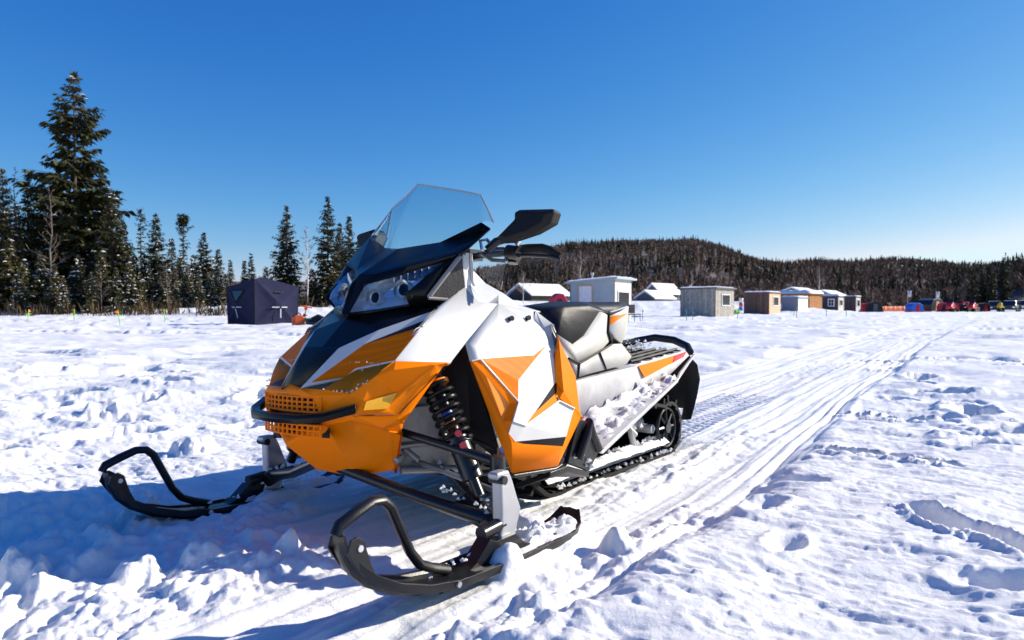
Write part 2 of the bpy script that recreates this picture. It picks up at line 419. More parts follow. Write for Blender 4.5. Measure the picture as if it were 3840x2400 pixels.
    # hollow pressed by the far ski and the bed the near ski rests in
    for c in (0.54, -0.54):
        z += (0.016 if c > 0 else -0.004) * np.exp(-((v - c) / 0.09) ** 4) * sstep(-0.42, -0.28, u) * sstep(0.05, -0.12, u)
        z += 0.040 * np.exp(-((v - c) / 0.10) ** 4) * sstep(-0.10, 0.06, u) * sstep(0.35, 0.27, u) * (.6 + .8 * vnoise(X * 16, Y * 16, 44))
    z -= 0.036 * sstep(0.27, 0.22, np.abs(v)) * sstep(0.55, 0.75, u) * sstep(2.1, 1.9, u)
    # foot prints, ploughed grooves, lumps
    for i, (x, y, s) in enumerate(PRINTS):
        k = np.abs(X - x) < 3 * s
        k &= np.abs(Y - y) < 3 * s
        if not k.any(): continue
        a = 0.5 + 0.9 * math.sin(i * 2.4)
        dx, dy = X[k] - x, Y[k] - y
        p, q = dx * math.cos(a) + dy * math.sin(a), -dx * math.sin(a) + dy * math.cos(a)
        d = np.hypot(p / 1.3, q / 0.72) / s + (fbm(X[k] * 9, Y[k] * 9, 7, 4) - 0.5) * 0.9
        z[k] += s * (-0.50 * sstep(1.0, 0.35, d) + 0.12 * np.exp(-((d - 1.15) / 0.28) ** 2))
    for x0, y0, x1, y1, wd, dp in GROOVES:
        L = math.hypot(x1 - x0, y1 - y0); tx, ty = (x1 - x0) / L, (y1 - y0) / L
        s = (X - x0) * tx + (Y - y0) * ty; q = -(X - x0) * ty + (Y - y0) * tx
        k = (s > -0.3) & (s < L + 0.3) & (np.abs(q) < wd * 4)
        if not k.any(): continue
        qq = q[k] + (fbm(X[k] * 9, Y[k] * 9, 13, 5, .6) - 0.5) * wd * 1.8
        z[k] += (-dp * sstep(1.1, 0.35, np.abs(qq) / wd) + 0.02 * np.exp(-((np.abs(qq) / wd - 1.2) / 0.25) ** 2)) * sstep(-0.06, 0.06, s[k]) * sstep(L + .06, L - .06, s[k])
    for x, y, s, h in LUMPS:
        k = (np.abs(X - x) < 3 * s) & (np.abs(Y - y) < 3 * s)
        if not k.any(): continue
        d = np.hypot(X[k] - x, Y[k] - y) / s + (fbm(X[k] * 14, Y[k] * 14, 17, 3) - 0.5) * 0.8
        z[k] += h * sstep(1.0, 0.35, d)
    # low snow bank along the wooded shore on the left
    bank = sstep(46, 60, Y + 0.10 * X) * sstep(4, -8, X)
    z += bank * (0.75 + 0.5 * (fbm(X * 0.4, Y * 0.4, 19, 3) - 0.5)) 
    bk_ = sstep(72, 104, Y) * sstep(45, 33, X) * sstep(-14, -4, X)
    z += bk_ * (1.55 + 0.012 * np.maximum(Y - 104, 0) + 1.5 * (fbm(X * .22, Y * .12, 23, 4, .6) - .5) * sstep(104, 95, Y) * bk_ ** .3) * sstep(290, 200, Y)      # shore under the cabins
    return z

def z_at(x, y):
    return float(ground_height(np.array([float(x)]), np.array([float(y)]))[0])

def build_ground():
    front = np.radians(np.linspace(-50, 50, 1000))
    side = np.radians(np.concatenate([np.linspace(50.8, 180, 90), np.linspace(-180, -50.8, 90)[1:-1]]))
    ang = np.concatenate([front, side])
    rings = [0.02]
    while rings[-1] < 5200:
        r = rings[-1]
        k = 0.0042 if r < 6 else 0.0075 if r < 30 else 0.02 if r < 150 else 0.12
        if r < 1.15: k = 0.012 if r > 0.6 else 0.2
        rings.append(r * (1 + k))
    rr = np.array(rings); A, RR = np.meshgrid(ang, rr)
    X, Y = (RR * np.sin(A)).ravel(), (RR * np.cos(A)).ravel()
    Z = np.empty_like(X)
    for i in range(0, len(X), 200000):
        Z[i:i + 200000] = ground_height(X[i:i + 200000], Y[i:i + 200000])
    na, nr = len(ang), len(rr)
    i = np.arange(nr - 1)[:, None] * na; j = np.arange(na)[None, :]; jn = (j + 1) % na
    quads = np.stack([i + j, i + jn, i + na + jn, i + na + j], -1).reshape(-1, 4)
    co = np.stack([X, Y, Z], 1)
    o = np_mesh("snow_ground", co, quads, SNOW, smooth=True)
    tag(o, kind="structure")
    return o
build_ground()

# corner points of the body panels (near side), metres
V = {
    'hc0': (-0.245, 0, 0.506), 'hc1': (-0.136, -0, 0.604), 'hc2': (-0.044, 0, 0.69), 'b0': (-0.243, 0.046, 0.499), 'b1': (-0.139, 0.08, 0.604),
    'bm': (-0.047, 0.15, 0.654), 'b2': (0.098, 0.245, 0.711), 'wl': (-0.225, 0.062, 0.51), 'wm': (-0.097, 0.14, 0.613), 'w2': (0.07, 0.25, 0.688),
    'k2': (0.021, 0.255, 0.661), 't1': (-0.156, 0.125, 0.523), 't2': (-0.137, 0.15, 0.548), 't3': (-0.095, 0.265, 0.571), 't4': (0.047, 0.345, 0.562),
    'u1': (-0.153, 0.127, 0.518), 'u2': (-0.138, 0.152, 0.543), 'u3': (-0.098, 0.268, 0.566), 'u4': (0.041, 0.347, 0.558), 'u0': (-0.243, 0.047, 0.496),
    'h5': (0.112, 0.345, 0.614), 'h6': (0.319, 0.3, 0.728), 'h7': (0.252, 0.28, 0.73), 'h8': (0.201, 0.265, 0.779), 'h9': (0.105, 0.25, 0.723),
    'nl0': (-0.255, 0, 0.473), 'nl1': (-0.253, 0.115, 0.48), 'nl2': (-0.191, 0.185, 0.482), 'nl3': (-0.17, 0.215, 0.464), 'nk0': (-0.233, 0.125, 0.496),
    'nk1': (-0.19, 0.19, 0.483), 'nk2': (-0.145, 0.235, 0.526), 'nk3': (-0.105, 0.27, 0.544), 'nk4': (-0.01, 0.33, 0.555), 'nr0': (0.025, 0.343, 0.557),
    'nr1': (0.005, 0.335, 0.533), 'nr2': (-0.053, 0.25, 0.391), 'nr3': (-0.073, 0.25, 0.416), 'ns0': (-0.193, 0.205, 0.425), 'ns1': (-0.192, 0.2, 0.412),
    'ns2': (-0.051, 0.235, 0.354), 'ns3': (-0.07, 0.222, 0.358), 'bc1': (-0.037, 0.185, 0.256), 'bc2': (-0.019, 0.175, 0.243), 'bc3': (-0.096, 0.095, 0.225),
    'bc4': (-0.158, -0, 0.248), 'bc5': (-0.267, 0, 0.337), 'bg0': (-0.255, 0, 0.422), 'bg1': (-0.241, 0.125, 0.434), 'bl0': (-0.255, 0, 0.396),
    'bl1': (-0.234, 0.12, 0.406), 'bl2': (-0.228, 0.118, 0.395), 'bl3': (-0.255, 0, 0.367), 'rf1': (-0.165, 0.223, 0.462), 'rf2': (-0.081, 0.255, 0.48),
    'rf3': (-0.11, 0.247, 0.438), 'rf4': (-0.17, 0.217, 0.438), 'bp0': (-0.186, 0.205, 0.444), 'bp1': (-0.239, 0.135, 0.426), 'bp2': (-0.277, 0.06, 0.418),
    'hi1': (-0, 0.032, 0.794), 'hi2': (0.084, 0.115, 0.823), 'hi3': (0.164, 0.218, 0.859), 'hi4': (0.08, 0.205, 0.807), 'hi5': (0.039, 0.2, 0.753),
    'hi6': (0.046, 0.175, 0.725), 'hi7': (0.006, 0.085, 0.712), 'hi8': (-0.053, 0.012, 0.701), 'sh0': (0.173, 0, 0.915), 'sh1': (0.236, 0.13, 0.931),
    'sh2': (0.287, 0.262, 0.988), 'sh3': (0.297, 0.29, 0.968), 'sh4': (0.193, 0.275, 0.892), 'sh5': (0.174, 0.262, 0.881), 'sh6': (0.096, 0.12, 0.847),
    'sh7': (0.031, 0.035, 0.819), 'shc': (0.006, -0, 0.823), 'pd1': (0.123, 0.235, 0.735), 'pd2': (0.057, 0.18, 0.721), 'v1': (0.08, 0.225, 0.751),
    'v2': (0.174, 0.262, 0.868), 'v3': (0.188, 0.268, 0.874), 'v4': (0.192, 0.272, 0.783), 'v5': (0.138, 0.25, 0.741), 'v6': (0.079, 0.228, 0.745),
    's1': (0.269, 0, 1.139), 's2': (0.316, 0.11, 1.115), 's3': (0.347, 0.213, 1.088), 's4': (0.358, 0.255, 0.995), 's5': (0.354, 0.237, 1.037),
    'c1': (0.185, 0.268, 0.886), 'c2': (0.208, 0.262, 0.877), 'c3': (0.206, 0.265, 0.783), 'c4': (0.254, 0.275, 0.732), 'c5': (0.291, 0.28, 0.727),
    'c6': (0.387, 0.25, 0.76), 'c7': (0.37, 0.16, 0.839), 'c8': (0.451, 0.14, 0.804), 'c9': (0.568, 0.13, 0.77), 'c10': (0.655, 0.13, 0.731),
    'c11': (0.736, 0.16, 0.708), 'p1': (0.319, 0.302, 0.729), 'p2': (0.411, 0.3, 0.718), 'p3': (0.558, 0.275, 0.705), 'p4': (0.51, 0.3, 0.673),
    'p5': (0.525, 0.345, 0.628), 'p6': (0.502, 0.375, 0.572), 'p7': (0.522, 0.38, 0.524), 'p8': (0.508, 0.392, 0.471), 'p9': (0.112, 0.345, 0.614),
    'p10': (0.128, 0.35, 0.558), 'p11': (0.155, 0.36, 0.562), 'p12': (0.399, 0.382, 0.563), 'p13': (0.493, 0.368, 0.593), 'p14': (0.292, 0.397, 0.491),
    'p15': (0.278, 0.405, 0.426), 'p16': (0.242, 0.41, 0.372), 'p17': (0.298, 0.417, 0.352), 'p18': (0.347, 0.415, 0.384), 'p19': (0.496, 0.4, 0.433),
    'p20': (0.494, 0.41, 0.407), 'p21': (0.555, 0.43, 0.376), 'p22': (0.508, 0.427, 0.288), 'p23': (0.254, 0.41, 0.308), 'p24': (0.229, 0.405, 0.336),
    'p25': (0.495, 0.422, 0.258), 'p26': (0.29, 0.412, 0.297), 'p27': (0.24, 0.407, 0.309), 'p28': (0.256, 0.395, 0.21), 'p29': (0.487, 0.405, 0.192),
    'p30': (0.595, 0.43, 0.341), 'p31': (0.535, 0.385, 0.61), 'p32': (0.598, 0.41, 0.481), 'p33': (0.545, 0.285, 0.705), 'p34': (0.546, 0.355, 0.659),
    'p35': (0.52, 0.388, 0.58), 'q1': (0.166, 0.372, 0.512), 'q2': (0.257, 0.385, 0.42), 'q3': (0.232, 0.382, 0.371), 'q4': (0.27, 0.335, 0.656),
    'fa': (0.345, 0.335, 0.679), 'fb': (0.444, 0.33, 0.68), 'q5': (0.157, 0.35, 0.595), 'q6': (0.513, 0.415, 0.437), 'd1': (0.12, 0.335, 0.613),
    'd2': (0.137, 0.22, 0.517), 'd3': (0.232, 0.37, 0.246), 'd4': (0.246, 0.24, 0.301), 'e1': (0.835, 0.1, 0.707), 'e2': (0.94, 0.14, 0.727),
    'e3': (1.093, 0.165, 0.734), 'e4': (1.137, 0.19, 0.702), 'e5': (0.986, 0.205, 0.606), 'e6': (0.902, 0.205, 0.575), 'e7': (0.81, 0.195, 0.617),
    'e8': (0.811, 0.2, 0.596), 'e9': (0.869, 0.205, 0.522), 'e10': (0.946, 0.205, 0.497), 'e11': (1.215, 0.2, 0.563), 'e12': (1.195, 0.195, 0.617),
    'e13': (1.221, 0.188, 0.702), 'e14': (1.332, 0, 0.752), 'e15': (1.67, 0, 0.755), 'e16': (1.491, 0.14, 0.726), 'e17': (1.413, 0.17, 0.606),
    'e18': (1.342, 0.185, 0.561), 'e19': (1.427, 0.19, 0.498), 'e20': (1.358, 0.2, 0.469), 'e21': (1.038, 0.205, 0.451), 'e22': (0.932, 0.205, 0.441),
    'e23': (0.878, 0.205, 0.507), 'x1': (0.924, 0.21, 0.43), 'x2': (1.433, 0.21, 0.457), 'x3': (1.979, 0.205, 0.496), 'x4': (2.005, 0.21, 0.474),
    'x5': (1.732, 0.24, 0.406), 'x6': (1.434, 0.213, 0.455), 'x7': (1.824, 0.21, 0.483), 'x8': (1.793, 0.213, 0.449), 'x9': (1.487, 0.216, 0.4),
    'x10': (1.967, 0.208, 0.495), 'x11': (1.926, 0.21, 0.47), 'r1': (0.797, 0.4, 0.204), 'r2': (1.71, 0.285, 0.382), 'r3': (2.03, 0.235, 0.481),
    'r4': (0.793, 0.38, 0.226), 'f1': (0.646, 0.4, 0.321), 'f2': (0.554, 0.4, 0.183), 'f3': (0.72, 0.38, 0.109), 'f4': (0.77, 0.41, 0.199),
    'f5': (0.636, 0.42, 0.303), 'tk1': (1.947, 0.19, 0.063), 'tk2': (1.753, 0.19, -0.007), 'tk3': (0.855, 0.19, 0.018), 'tk4': (1.678, 0.19, 0.268),
    'tkc': (1.813, 0.19, 0.106), 'fl1': (2.077, 0.19, 0.449), 'fl2': (2.16, 0.19, 0.374), 'fl3': (2.132, 0.19, 0.185), 'fl4': (2.063, 0.19, 0.123),
    'rb1': (2.07, -0.2, 0.525), 'rb2': (2.45, -0.2, 0.55), 'rb3': (2.511, -0.1, 0.533), 'rb4': (2.242, 0.1, 0.503), 'rb5': (2.036, 0.2, 0.493),
    'a1': (0.059, 0.5, 0.291), 'a2': (-0.007, 0.2, 0.349), 'a3': (0.2, 0.28, 0.312), 'a4': (0.027, 0.51, 0.15), 'a5': (-0.094, 0.14, 0.238),
    'a6': (0.098, 0.16, 0.226), 'k1': (0.054, 0.27, 0.496), 'k2b': (0.057, 0.42, 0.205), 'kk': (0.077, 0.36, 0.308), 'tr1': (0.027, 0.15, 0.274),
    'tr2': (0.097, 0.47, 0.194), 'z1': (-0, 0.52, 0.279), 'z2': (0.041, 0.53, 0.276), 'z3': (0.096, 0.53, 0.159), 'z4': (0.043, 0.54, 0.062),
    'z5': (-0.025, 0.54, 0.073), 'kd1': (0.274, 0.262, 0.887), 'kd2': (0.343, 0.32, 0.883), 'kd3': (0.337, 0.3, 0.773), 'kd4': (0.277, 0.262, 0.821),
    'm1': (0.305, 0.3, 0.929), 'm2': (0.377, 0.33, 1.001), 'm3': (0.368, 0.335, 1.021), 'm4': (0.381, 0.345, 1.03), 'm5': (0.404, 0.46, 1.023),
    'm6': (0.399, 0.47, 1.015), 'm7': (0.399, 0.455, 0.977), 'm8': (0.37, 0.4, 0.945), 'm9': (0.328, 0.31, 0.917), 'g1': (0.399, 0.3, 0.898),
    'g2': (0.426, 0.34, 0.913), 'g3': (0.423, 0.42, 0.905), 'g4': (0.44, 0.46, 0.877),
}

# ================================================================== SNOWMOBILE
# machine space: u runs back along the machine from the ski spindles, v sideways (+ = its left side), w up
machine = empty("snowmobile", (MX, MY, 0), (-0.02, 0, R(90) - YAW))
tag(machine, "orange and white snowmobile with clear windshield and black seat parked on the snow", "snowmobile")

def P(n, side=1):
    u, v, w = V[n] if isinstance(n, str) else n
    return Vector((u, -v * side, w))

def panel(name, faces, mats, sides=(1, -1), thick=0.006, bevel=0.004, parent=None, inner=(0.4, 0.0, 0.4), angle=18, weld=True):
    """faces: (vertex names, material slot). One mesh from the given sides of the machine, a few mm thick"""
    vs = []; key = {}; fs = []; ms = []
    for sd in sides:
        for f, mi in faces:
            idx = []
            for n in f:
                p = P(n, sd); k = tuple(round(c, 4) for c in p)
                if k not in key: key[k] = len(vs); vs.append(p)
                idx.append(key[k])
            idx = [a for i, a in enumerate(idx) if a != idx[i - 1]]
            if len(idx) < 3: continue
            nrm = Vector((0, 0, 0)); c = Vector((0, 0, 0))
            for i, a in enumerate(idx):
                b = vs[idx[(i + 1) % len(idx)]]; nrm += vs[a].cross(b); c += vs[a]
            c /= len(idx)
            if nrm.dot(c - Vector((inner[0], -inner[1] * sd, inner[2]))) < 0: idx.reverse()
            fs.append(idx); ms.append(mi)
    o = mesh_obj(name, vs, fs, mats, parent or machine, ms)
    if bevel: add_bevel(o, bevel, 2, angle)
    if thick:
        md = o.modifiers.new("thickness", 'SOLIDIFY'); md.thickness = thick; md.offset = -1; md.use_even_offset = False
    return o

def mid(a, b, t=0.5, dv=0.0):
    p = lerp(V[a] if isinstance(a, str) else a, V[b] if isinstance(b, str) else b, t)
    return (p[0], p[1] + dv, p[2])

# ---- hood
panel("hood", [
    (("hc0", "hc1", "b1", "b0"), 1), (("hc1", "hc2", "bm", "b1"), 1), (("hc2", "pd2", "b2", "bm"), 1), (("pd2", "pd1", "b2"), 1),
    (("b0", "b1", "wm", "wl"), 0), (("b1", "bm", "wm"), 0), (("bm", "b2", "w2", "wm"), 0),
    (("wm", "w2", "k2"), 1), (("wl", "wm", "k2", "t3", "t2", "t1"), 2),
    (("b0", "wl", "t1", "u1", "u0"), 0), (("t1", "t2", "u2", "u1"), 0), (("t2", "t3", "u3", "u2"), 0),
    (("b2", "h9", "k2", "w2"), 0), (("k2", "h9", "h8", "h7", "h6", "h5", "t4", "t3"), 0), (("t3", "t4", "u4", "u3"), 0),
], [WHITE, GLOSS_BLACK, ORANGE_PRINT], thick=0.008, inner=(0.3, 0, 0.35), angle=5, bevel=.003)
# ---- nose fairing
nose = panel("nose_fairing", [
    (("hc0", "b0", "u0", "nk0", "nl1", "nl0"), 0), (("u0", "u1", "nk0"), 1), (("u1", "u2", "nk1", "nk0"), 0), (("nk0", "nk1", "nl2", "nl1"), 0),
    (("u2", "u3", "nk2", "nk1"), 0), (("u3", "u4", "nk4", "nk3"), 0), (("u3", "nk3", "nk2"), 0), (("u4", "nr0", "nr1", "nk4"), 0),
    (("nk1", "nk2", "nl3", "nl2"), 0), (("nk2", "nk3", "nk4", "rf2"), 0), (("nk2", "rf2", "rf1", "nl3"), 0),
    (("nk4", "nr1", "nr2", "nr3", "rf3", "rf2"), 0), (("nl3", "rf1", "rf4", "ns0"), 0), (("ns0", "rf4", "rf3", "nr3"), 0),
    (("nl2", "nl3", "ns0", "bg1"), 0), (("nl1", "nl2", "bg1"), 0),
    (("ns0", "nr3", "nr2", "ns2", "ns1"), 0), (("bg1", "ns0", "ns1", "bl2", "bl1"), 0),
], [ORANGE, GLOSS_BLACK], thick=0.008, inner=(0.2, 0, 0.42), angle=5, bevel=.004)
panel("belly_pan", [
    (("bl2", "ns1", "ns3", "bc1"), 0), (("bl2", "bc1", "bc3"), 0), (("bl2", "bc3", "bc4", "bc5"), 0), (("bl3", "bl2", "bc5"), 0), (("ns1", "ns2", "ns3"), 0), (("ns3", "ns2", "bc2", "bc1"), 0),
    (("bc1", "bc2", "bc3"), 0), (("bc2", "ns2", (.03, .14, .36), (.05, .12, .25)), 0), (("bc3", "bc2", (.05, .12, .25), (.05, 0, .23), "bc4"), 0),
], [ORANGE], thick=0.008, inner=(0.2, 0, 0.4), angle=5, bevel=.010)
for sd in (1, -1):
    panel("reflector", [(("rf1", "rf2", "rf3", "rf4"), 0)], [YELLOW], sides=(sd,), thick=-0.004, parent=nose, bevel=0)
for sd in (1, -1):
    sm = MB(); sm.tube([P(n, sd) for n in ("ns0", mid("ns0", "nr3", .9))], .0022, 6); sm.tube([P(n, sd) for n in (mid("nr3", "nr1", .03), mid("nr3", "nr1", .5, -.002), mid("nr3", "nr1", .97))], .0022, 6)
    sm.build("panel_gap", mat("dark_gap", (.25, .04, .0), .6), nose)
# grille: dark backing with an orange lattice
gb = MB()
gpts = [(-.262, 0), (-.258, .07), (-.243, .128)]
def grille_at(s, w):                                   # s: -1..1 across the nose
    a = abs(s); u = -.256 + .016 * a ** 2.2; return Vector((u + (0.47 - w) * -0.02, -s * .127, w))
for k in range(13):
    s = -1 + k / 6
    gb.tube([grille_at(s, .476), grille_at(s, .432)], .0035, 6); gb.tube([grille_at(s, .398), grille_at(s, .366)], .0035, 6)
for w in (.474, .460, .447, .434, .397, .383, .368):
    gb.tube([grille_at(-1 + k / 6, w) for k in range(13)], .0032, 6)
lat = gb.build("grille", ORANGE, nose, smooth=True)
bk = MB()
vs = []
for w in (.49, .36):
    vs += [grille_at(-1 + k / 6, w) + Vector((.03, 0, 0)) for k in range(13)]
bk.add(vs, [(k, k + 1, k + 14, k + 13) for k in range(12)])
bk.build("grille_backing", RUBBER, lat)
# ---- bumper
b = MB()
bl = [V["bp0"], (-.255, .158, .426), (-.290, .10, .420), (-.295, 0, .418)]
bpts = [P(p, 1) for p in bl] + [P(p, -1) for p in bl[-2::-1]]
ring = []
prof = [(-.010, -.013), (.012, -.013), (.016, 0), (.012, .011), (-.010, .012), (-.017, .001)]
for i, p in enumerate(bpts):
    t = (bpts[min(i + 1, 6)] - bpts[max(i - 1, 0)]).normalized(); n = t.cross(Vector((0, 0, 1))).normalized()
    if n.x > 0: n = -n
    ring += [p + n * a + Vector((0, 0, c)) for a, c in prof]
b.add(ring, [(i * 6 + k, i * 6 + (k + 1) % 6, i * 6 + 6 + (k + 1) % 6, i * 6 + 6 + k) for i in range(6) for k in range(6)] + [tuple(range(6)), tuple(range(36, 42))])
b.build("bumper", GLOSS_BLACK, machine, bevel=0.003)

# ---- headlight pods, shroud
panel("headlight_shroud", [
    (("sh0", "sh1", "sh6", "sh7", "shc"), 0), (("sh1", "sh2", "sh3", "sh4", "sh5", "sh6"), 0),
    (("shc", "sh7", "hi1", "hi8", "hc2"), 0), (("sh7", "sh6", "hi2", "hi1"), 0), (("sh6", "sh5", "hi3", "hi2"), 0),
    (("sh5", "v2", "hi4", "hi3"), 0), (("v2", "v1", "hi5", "hi4"), 0), (("v1", "v6", "pd1", "hi5"), 0), (("pd1", "pd2", "hi6", "hi5"), 0),
    (("pd2", "hc2", "hi8", "hi7", "hi6"), 0), (("v6", "v5", "h9", "b2", "pd1"), 0), (("v5", "v4", "h8", "h9"), 0), (("sh5", "sh4", "v3", "v2"), 0),
], [GLOSS_BLACK], thick=0.006, inner=(0.35, 0, 0.75))
def back(n, du=0.05, k=0.9):
    c = (.07, .12, .77); u, v, w = V[n]; return (c[0] + (u - c[0]) * k + du, c[1] + (v - c[1]) * k - .01, c[2] + (w - c[2]) * k)
HL = ("hi1", "hi2", "hi3", "hi4", "hi5", "hi6", "hi7", "hi8")
for sd in (1, -1):
    rim = [V[n] for n in HL]; bk_ = [back(n) for n in HL]
    cx = tuple(sum(p[i] for p in bk_) / 8 for i in range(3))
    fc = [((rim[i], rim[(i + 1) % 8], bk_[(i + 1) % 8], bk_[i]), 0) for i in range(8)]
    m_ = [lerp(bk_[i], (cx[0] - .035, cx[1], cx[2] + (.02 if i % 2 else -.012)), .55) for i in range(8)]
    fc += [((bk_[i], bk_[(i + 1) % 8], m_[(i + 1) % 8], m_[i]), 0) for i in range(8)] + [((m_[i], m_[(i + 1) % 8], cx), 0) for i in range(8)]
    hl = panel("headlight", fc, [REFLECTOR], sides=(sd,), thick=0, bevel=0, inner=(-1.0, 0.12, 0.8))
    panel("lens", [((rim[0], rim[1], rim[6], rim[7]), 0), ((rim[1], rim[2], rim[3], rim[4], rim[5], rim[6]), 0)], [LENS], sides=(sd,), thick=0, bevel=0, parent=hl, inner=(0.4, 0.1, 0.7))
    pj = MB()
    for (u, v, w, r_) in ((.012, .055, .752, .026), (.055, .135, .775, .03)):
        c = P((u, v, w), sd); d = Vector((-1, -0.12 * sd, 0.12)).normalized()
        pj.tube([c + d * .0, c - d * .05], [r_, r_ * .8], 20, 1, caps=False)
        pj.tube([c - d * .012, c - d * .014], [r_ * .62, r_ * .6], 20, 0)
        pj.tube([c - d * .016, c - d * .018], [r_ * .95, r_ * .93], 20, 1)
    pj.build("projector", [GLOSS_BLACK, REFLECTOR], hl, smooth=True)
    fins = MB()
    for k in range(6):
        t = k / 5; c = P(lerp((.075, .10, .80), (.135, .19, .832), t), sd)
        fins.box(c, (.03, .004, .022))
    fins.build("reflector_fins", ALLOY, hl)
    vent = panel("side_vent", [(("v1", "v2", "v3", "v4", "v5", "v6"), 0)], [VENT], sides=(sd,), thick=0.006, bevel=0, inner=(0.3, 0, .75))
    fr = MB(); pl = ["v2", "v1", "v6", "v5"]
    fr.tube([P(n, sd) + Vector((-.003, -.003 * sd, 0)) for n in pl], .005, 8)
    fr.tube([P(mid("v1", "v5", .12), sd) + Vector((-.004, -.003 * sd, .002)), P(mid("v2", "v3", .55), sd) + Vector((-.004, -.003 * sd, 0))], .006, 8)
    fr.build("vent_trim", mat("vent_frame", (.20, .19, .18), .5), vent, smooth=True)

# ---- windshield
def screen_grid():
    base = [V["sh0"], V["sh1"], V["sh2"], V["s4"]]
    top = [V["s1"], V["s2"], V["s3"], V["s5"]]
    rows = 9; cols = []
    full_b = [(b_[0], -b_[1], b_[2]) for b_ in base[:0:-1]] + base
    full_t = [(t_[0], -t_[1], t_[2]) for t_ in top[:0:-1]] + top
    def cat(pts, n, round_mid=False):
        out = []
        for i in range(len(pts) - 1):
            for k in range(n):
                t = k / n; p0, p1, p2, p3 = pts[max(i - 1, 0)], pts[i], pts[i + 1], pts[min(i + 2, len(pts) - 1)]
                out.append(tuple(.5 * (2 * p1[j] + (p2[j] - p0[j]) * t + (2 * p0[j] - 5 * p1[j] + 4 * p2[j] - p3[j]) * t * t + (3 * p1[j] - p0[j] - 3 * p2[j] + p3[j]) * t ** 3) for j in range(3)))
        return out + [pts[-1]]
    bb, tt = cat(full_b, 5), cat(full_t, 5)
    tt = [lerp(q0, q1, k / 5) for q0, q1 in zip(full_t[:-1], full_t[1:]) for k in range(5)] + [full_t[-1]]
    vs = []
    for i in range(rows + 1):
        t = i / rows
        for a_, c_ in zip(bb, tt):
            u, v, w = lerp(a_, c_, t); bulge = .018 * math.sin(math.pi * t) * max(0, 1 - (abs(v) / .2) ** 2)
            vs.append(Vector((u - bulge, -v, w)))
    n = len(bb)
    fs = [(i * n + k, i * n + k + 1, (i + 1) * n + k + 1, (i + 1) * n + k) for i in range(rows) for k in range(n - 1)]
    return vs, fs, n, rows
vs, fs, n, rows = screen_grid()
ws = mesh_obj("windshield", vs, fs, SCREEN, machine, smooth=True)
edge = [vs[i * n] for i in range(rows + 1)] + [vs[rows * n + k] for k in range(1, n)] + [vs[i * n + n - 1] for i in range(rows - 1, -1, -1)]
e_ = MB(); e_.tube(edge, .0032, 6); e_.build("rim", mat("frosted_edge", (.28, .34, .38), .3), ws, smooth=True)
for sd in (1, -1):
    panel("wind_deflector", [(("kd1", "kd2", "kd3", "kd4"), 0)], [LENS], sides=(sd,), thick=0.003, bevel=0)

# ---- console behind the windshield
panel("console", [
    (("c1", "c2", "c3", "h8", "v4"), 0), (("v4", "c1", "v3"), 0), (("c2", "c7", "c8", "c3"), 0), (("c3", "c8", "c6", "c4"), 0), (("h8", "c3", "c4", "h7"), 0), (("c4", "c6", "c5"), 0),
    (("h7", "c4", "c5", "h6"), 0), (("c5", "c6", "p1", "h6"), 0), (("c8", "c9", "c6"), 0), (("c6", "c9", "c10", "p2", "p1"), 0), (("c10", "c11", "p3", "p2"), 0),
    (("c7", "c8", (.451, 0, .81), (.37, 0, .85)), 1), (("c8", "c9", (.568, 0, .778), (.451, 0, .81)), 1), (("c9", "c10", (.655, 0, .74), (.568, 0, .778)), 0),
    (("c10", "c11", (.78, 0, .71), (.655, 0, .74)), 0), (("c11", "p3", "e1", (.80, 0, .705)), 0), (("c2", "c7", (.37, 0, .85), (.22, 0, .90)), 1),
], [WHITE, BLACK], thick=.006, inner=(.45, 0, .55), bevel=.006)
for n_ in ("fa", "fb"):
    for sd in (1, -1):
        bo = MB(); c = P(n_, sd); bo.tube([c + Vector((0, .008 * sd, 0)), c + Vector((-.004, -.004 * sd, .002))], .0085, 12); bo.build("fastener", BLACK, machine, smooth=True)

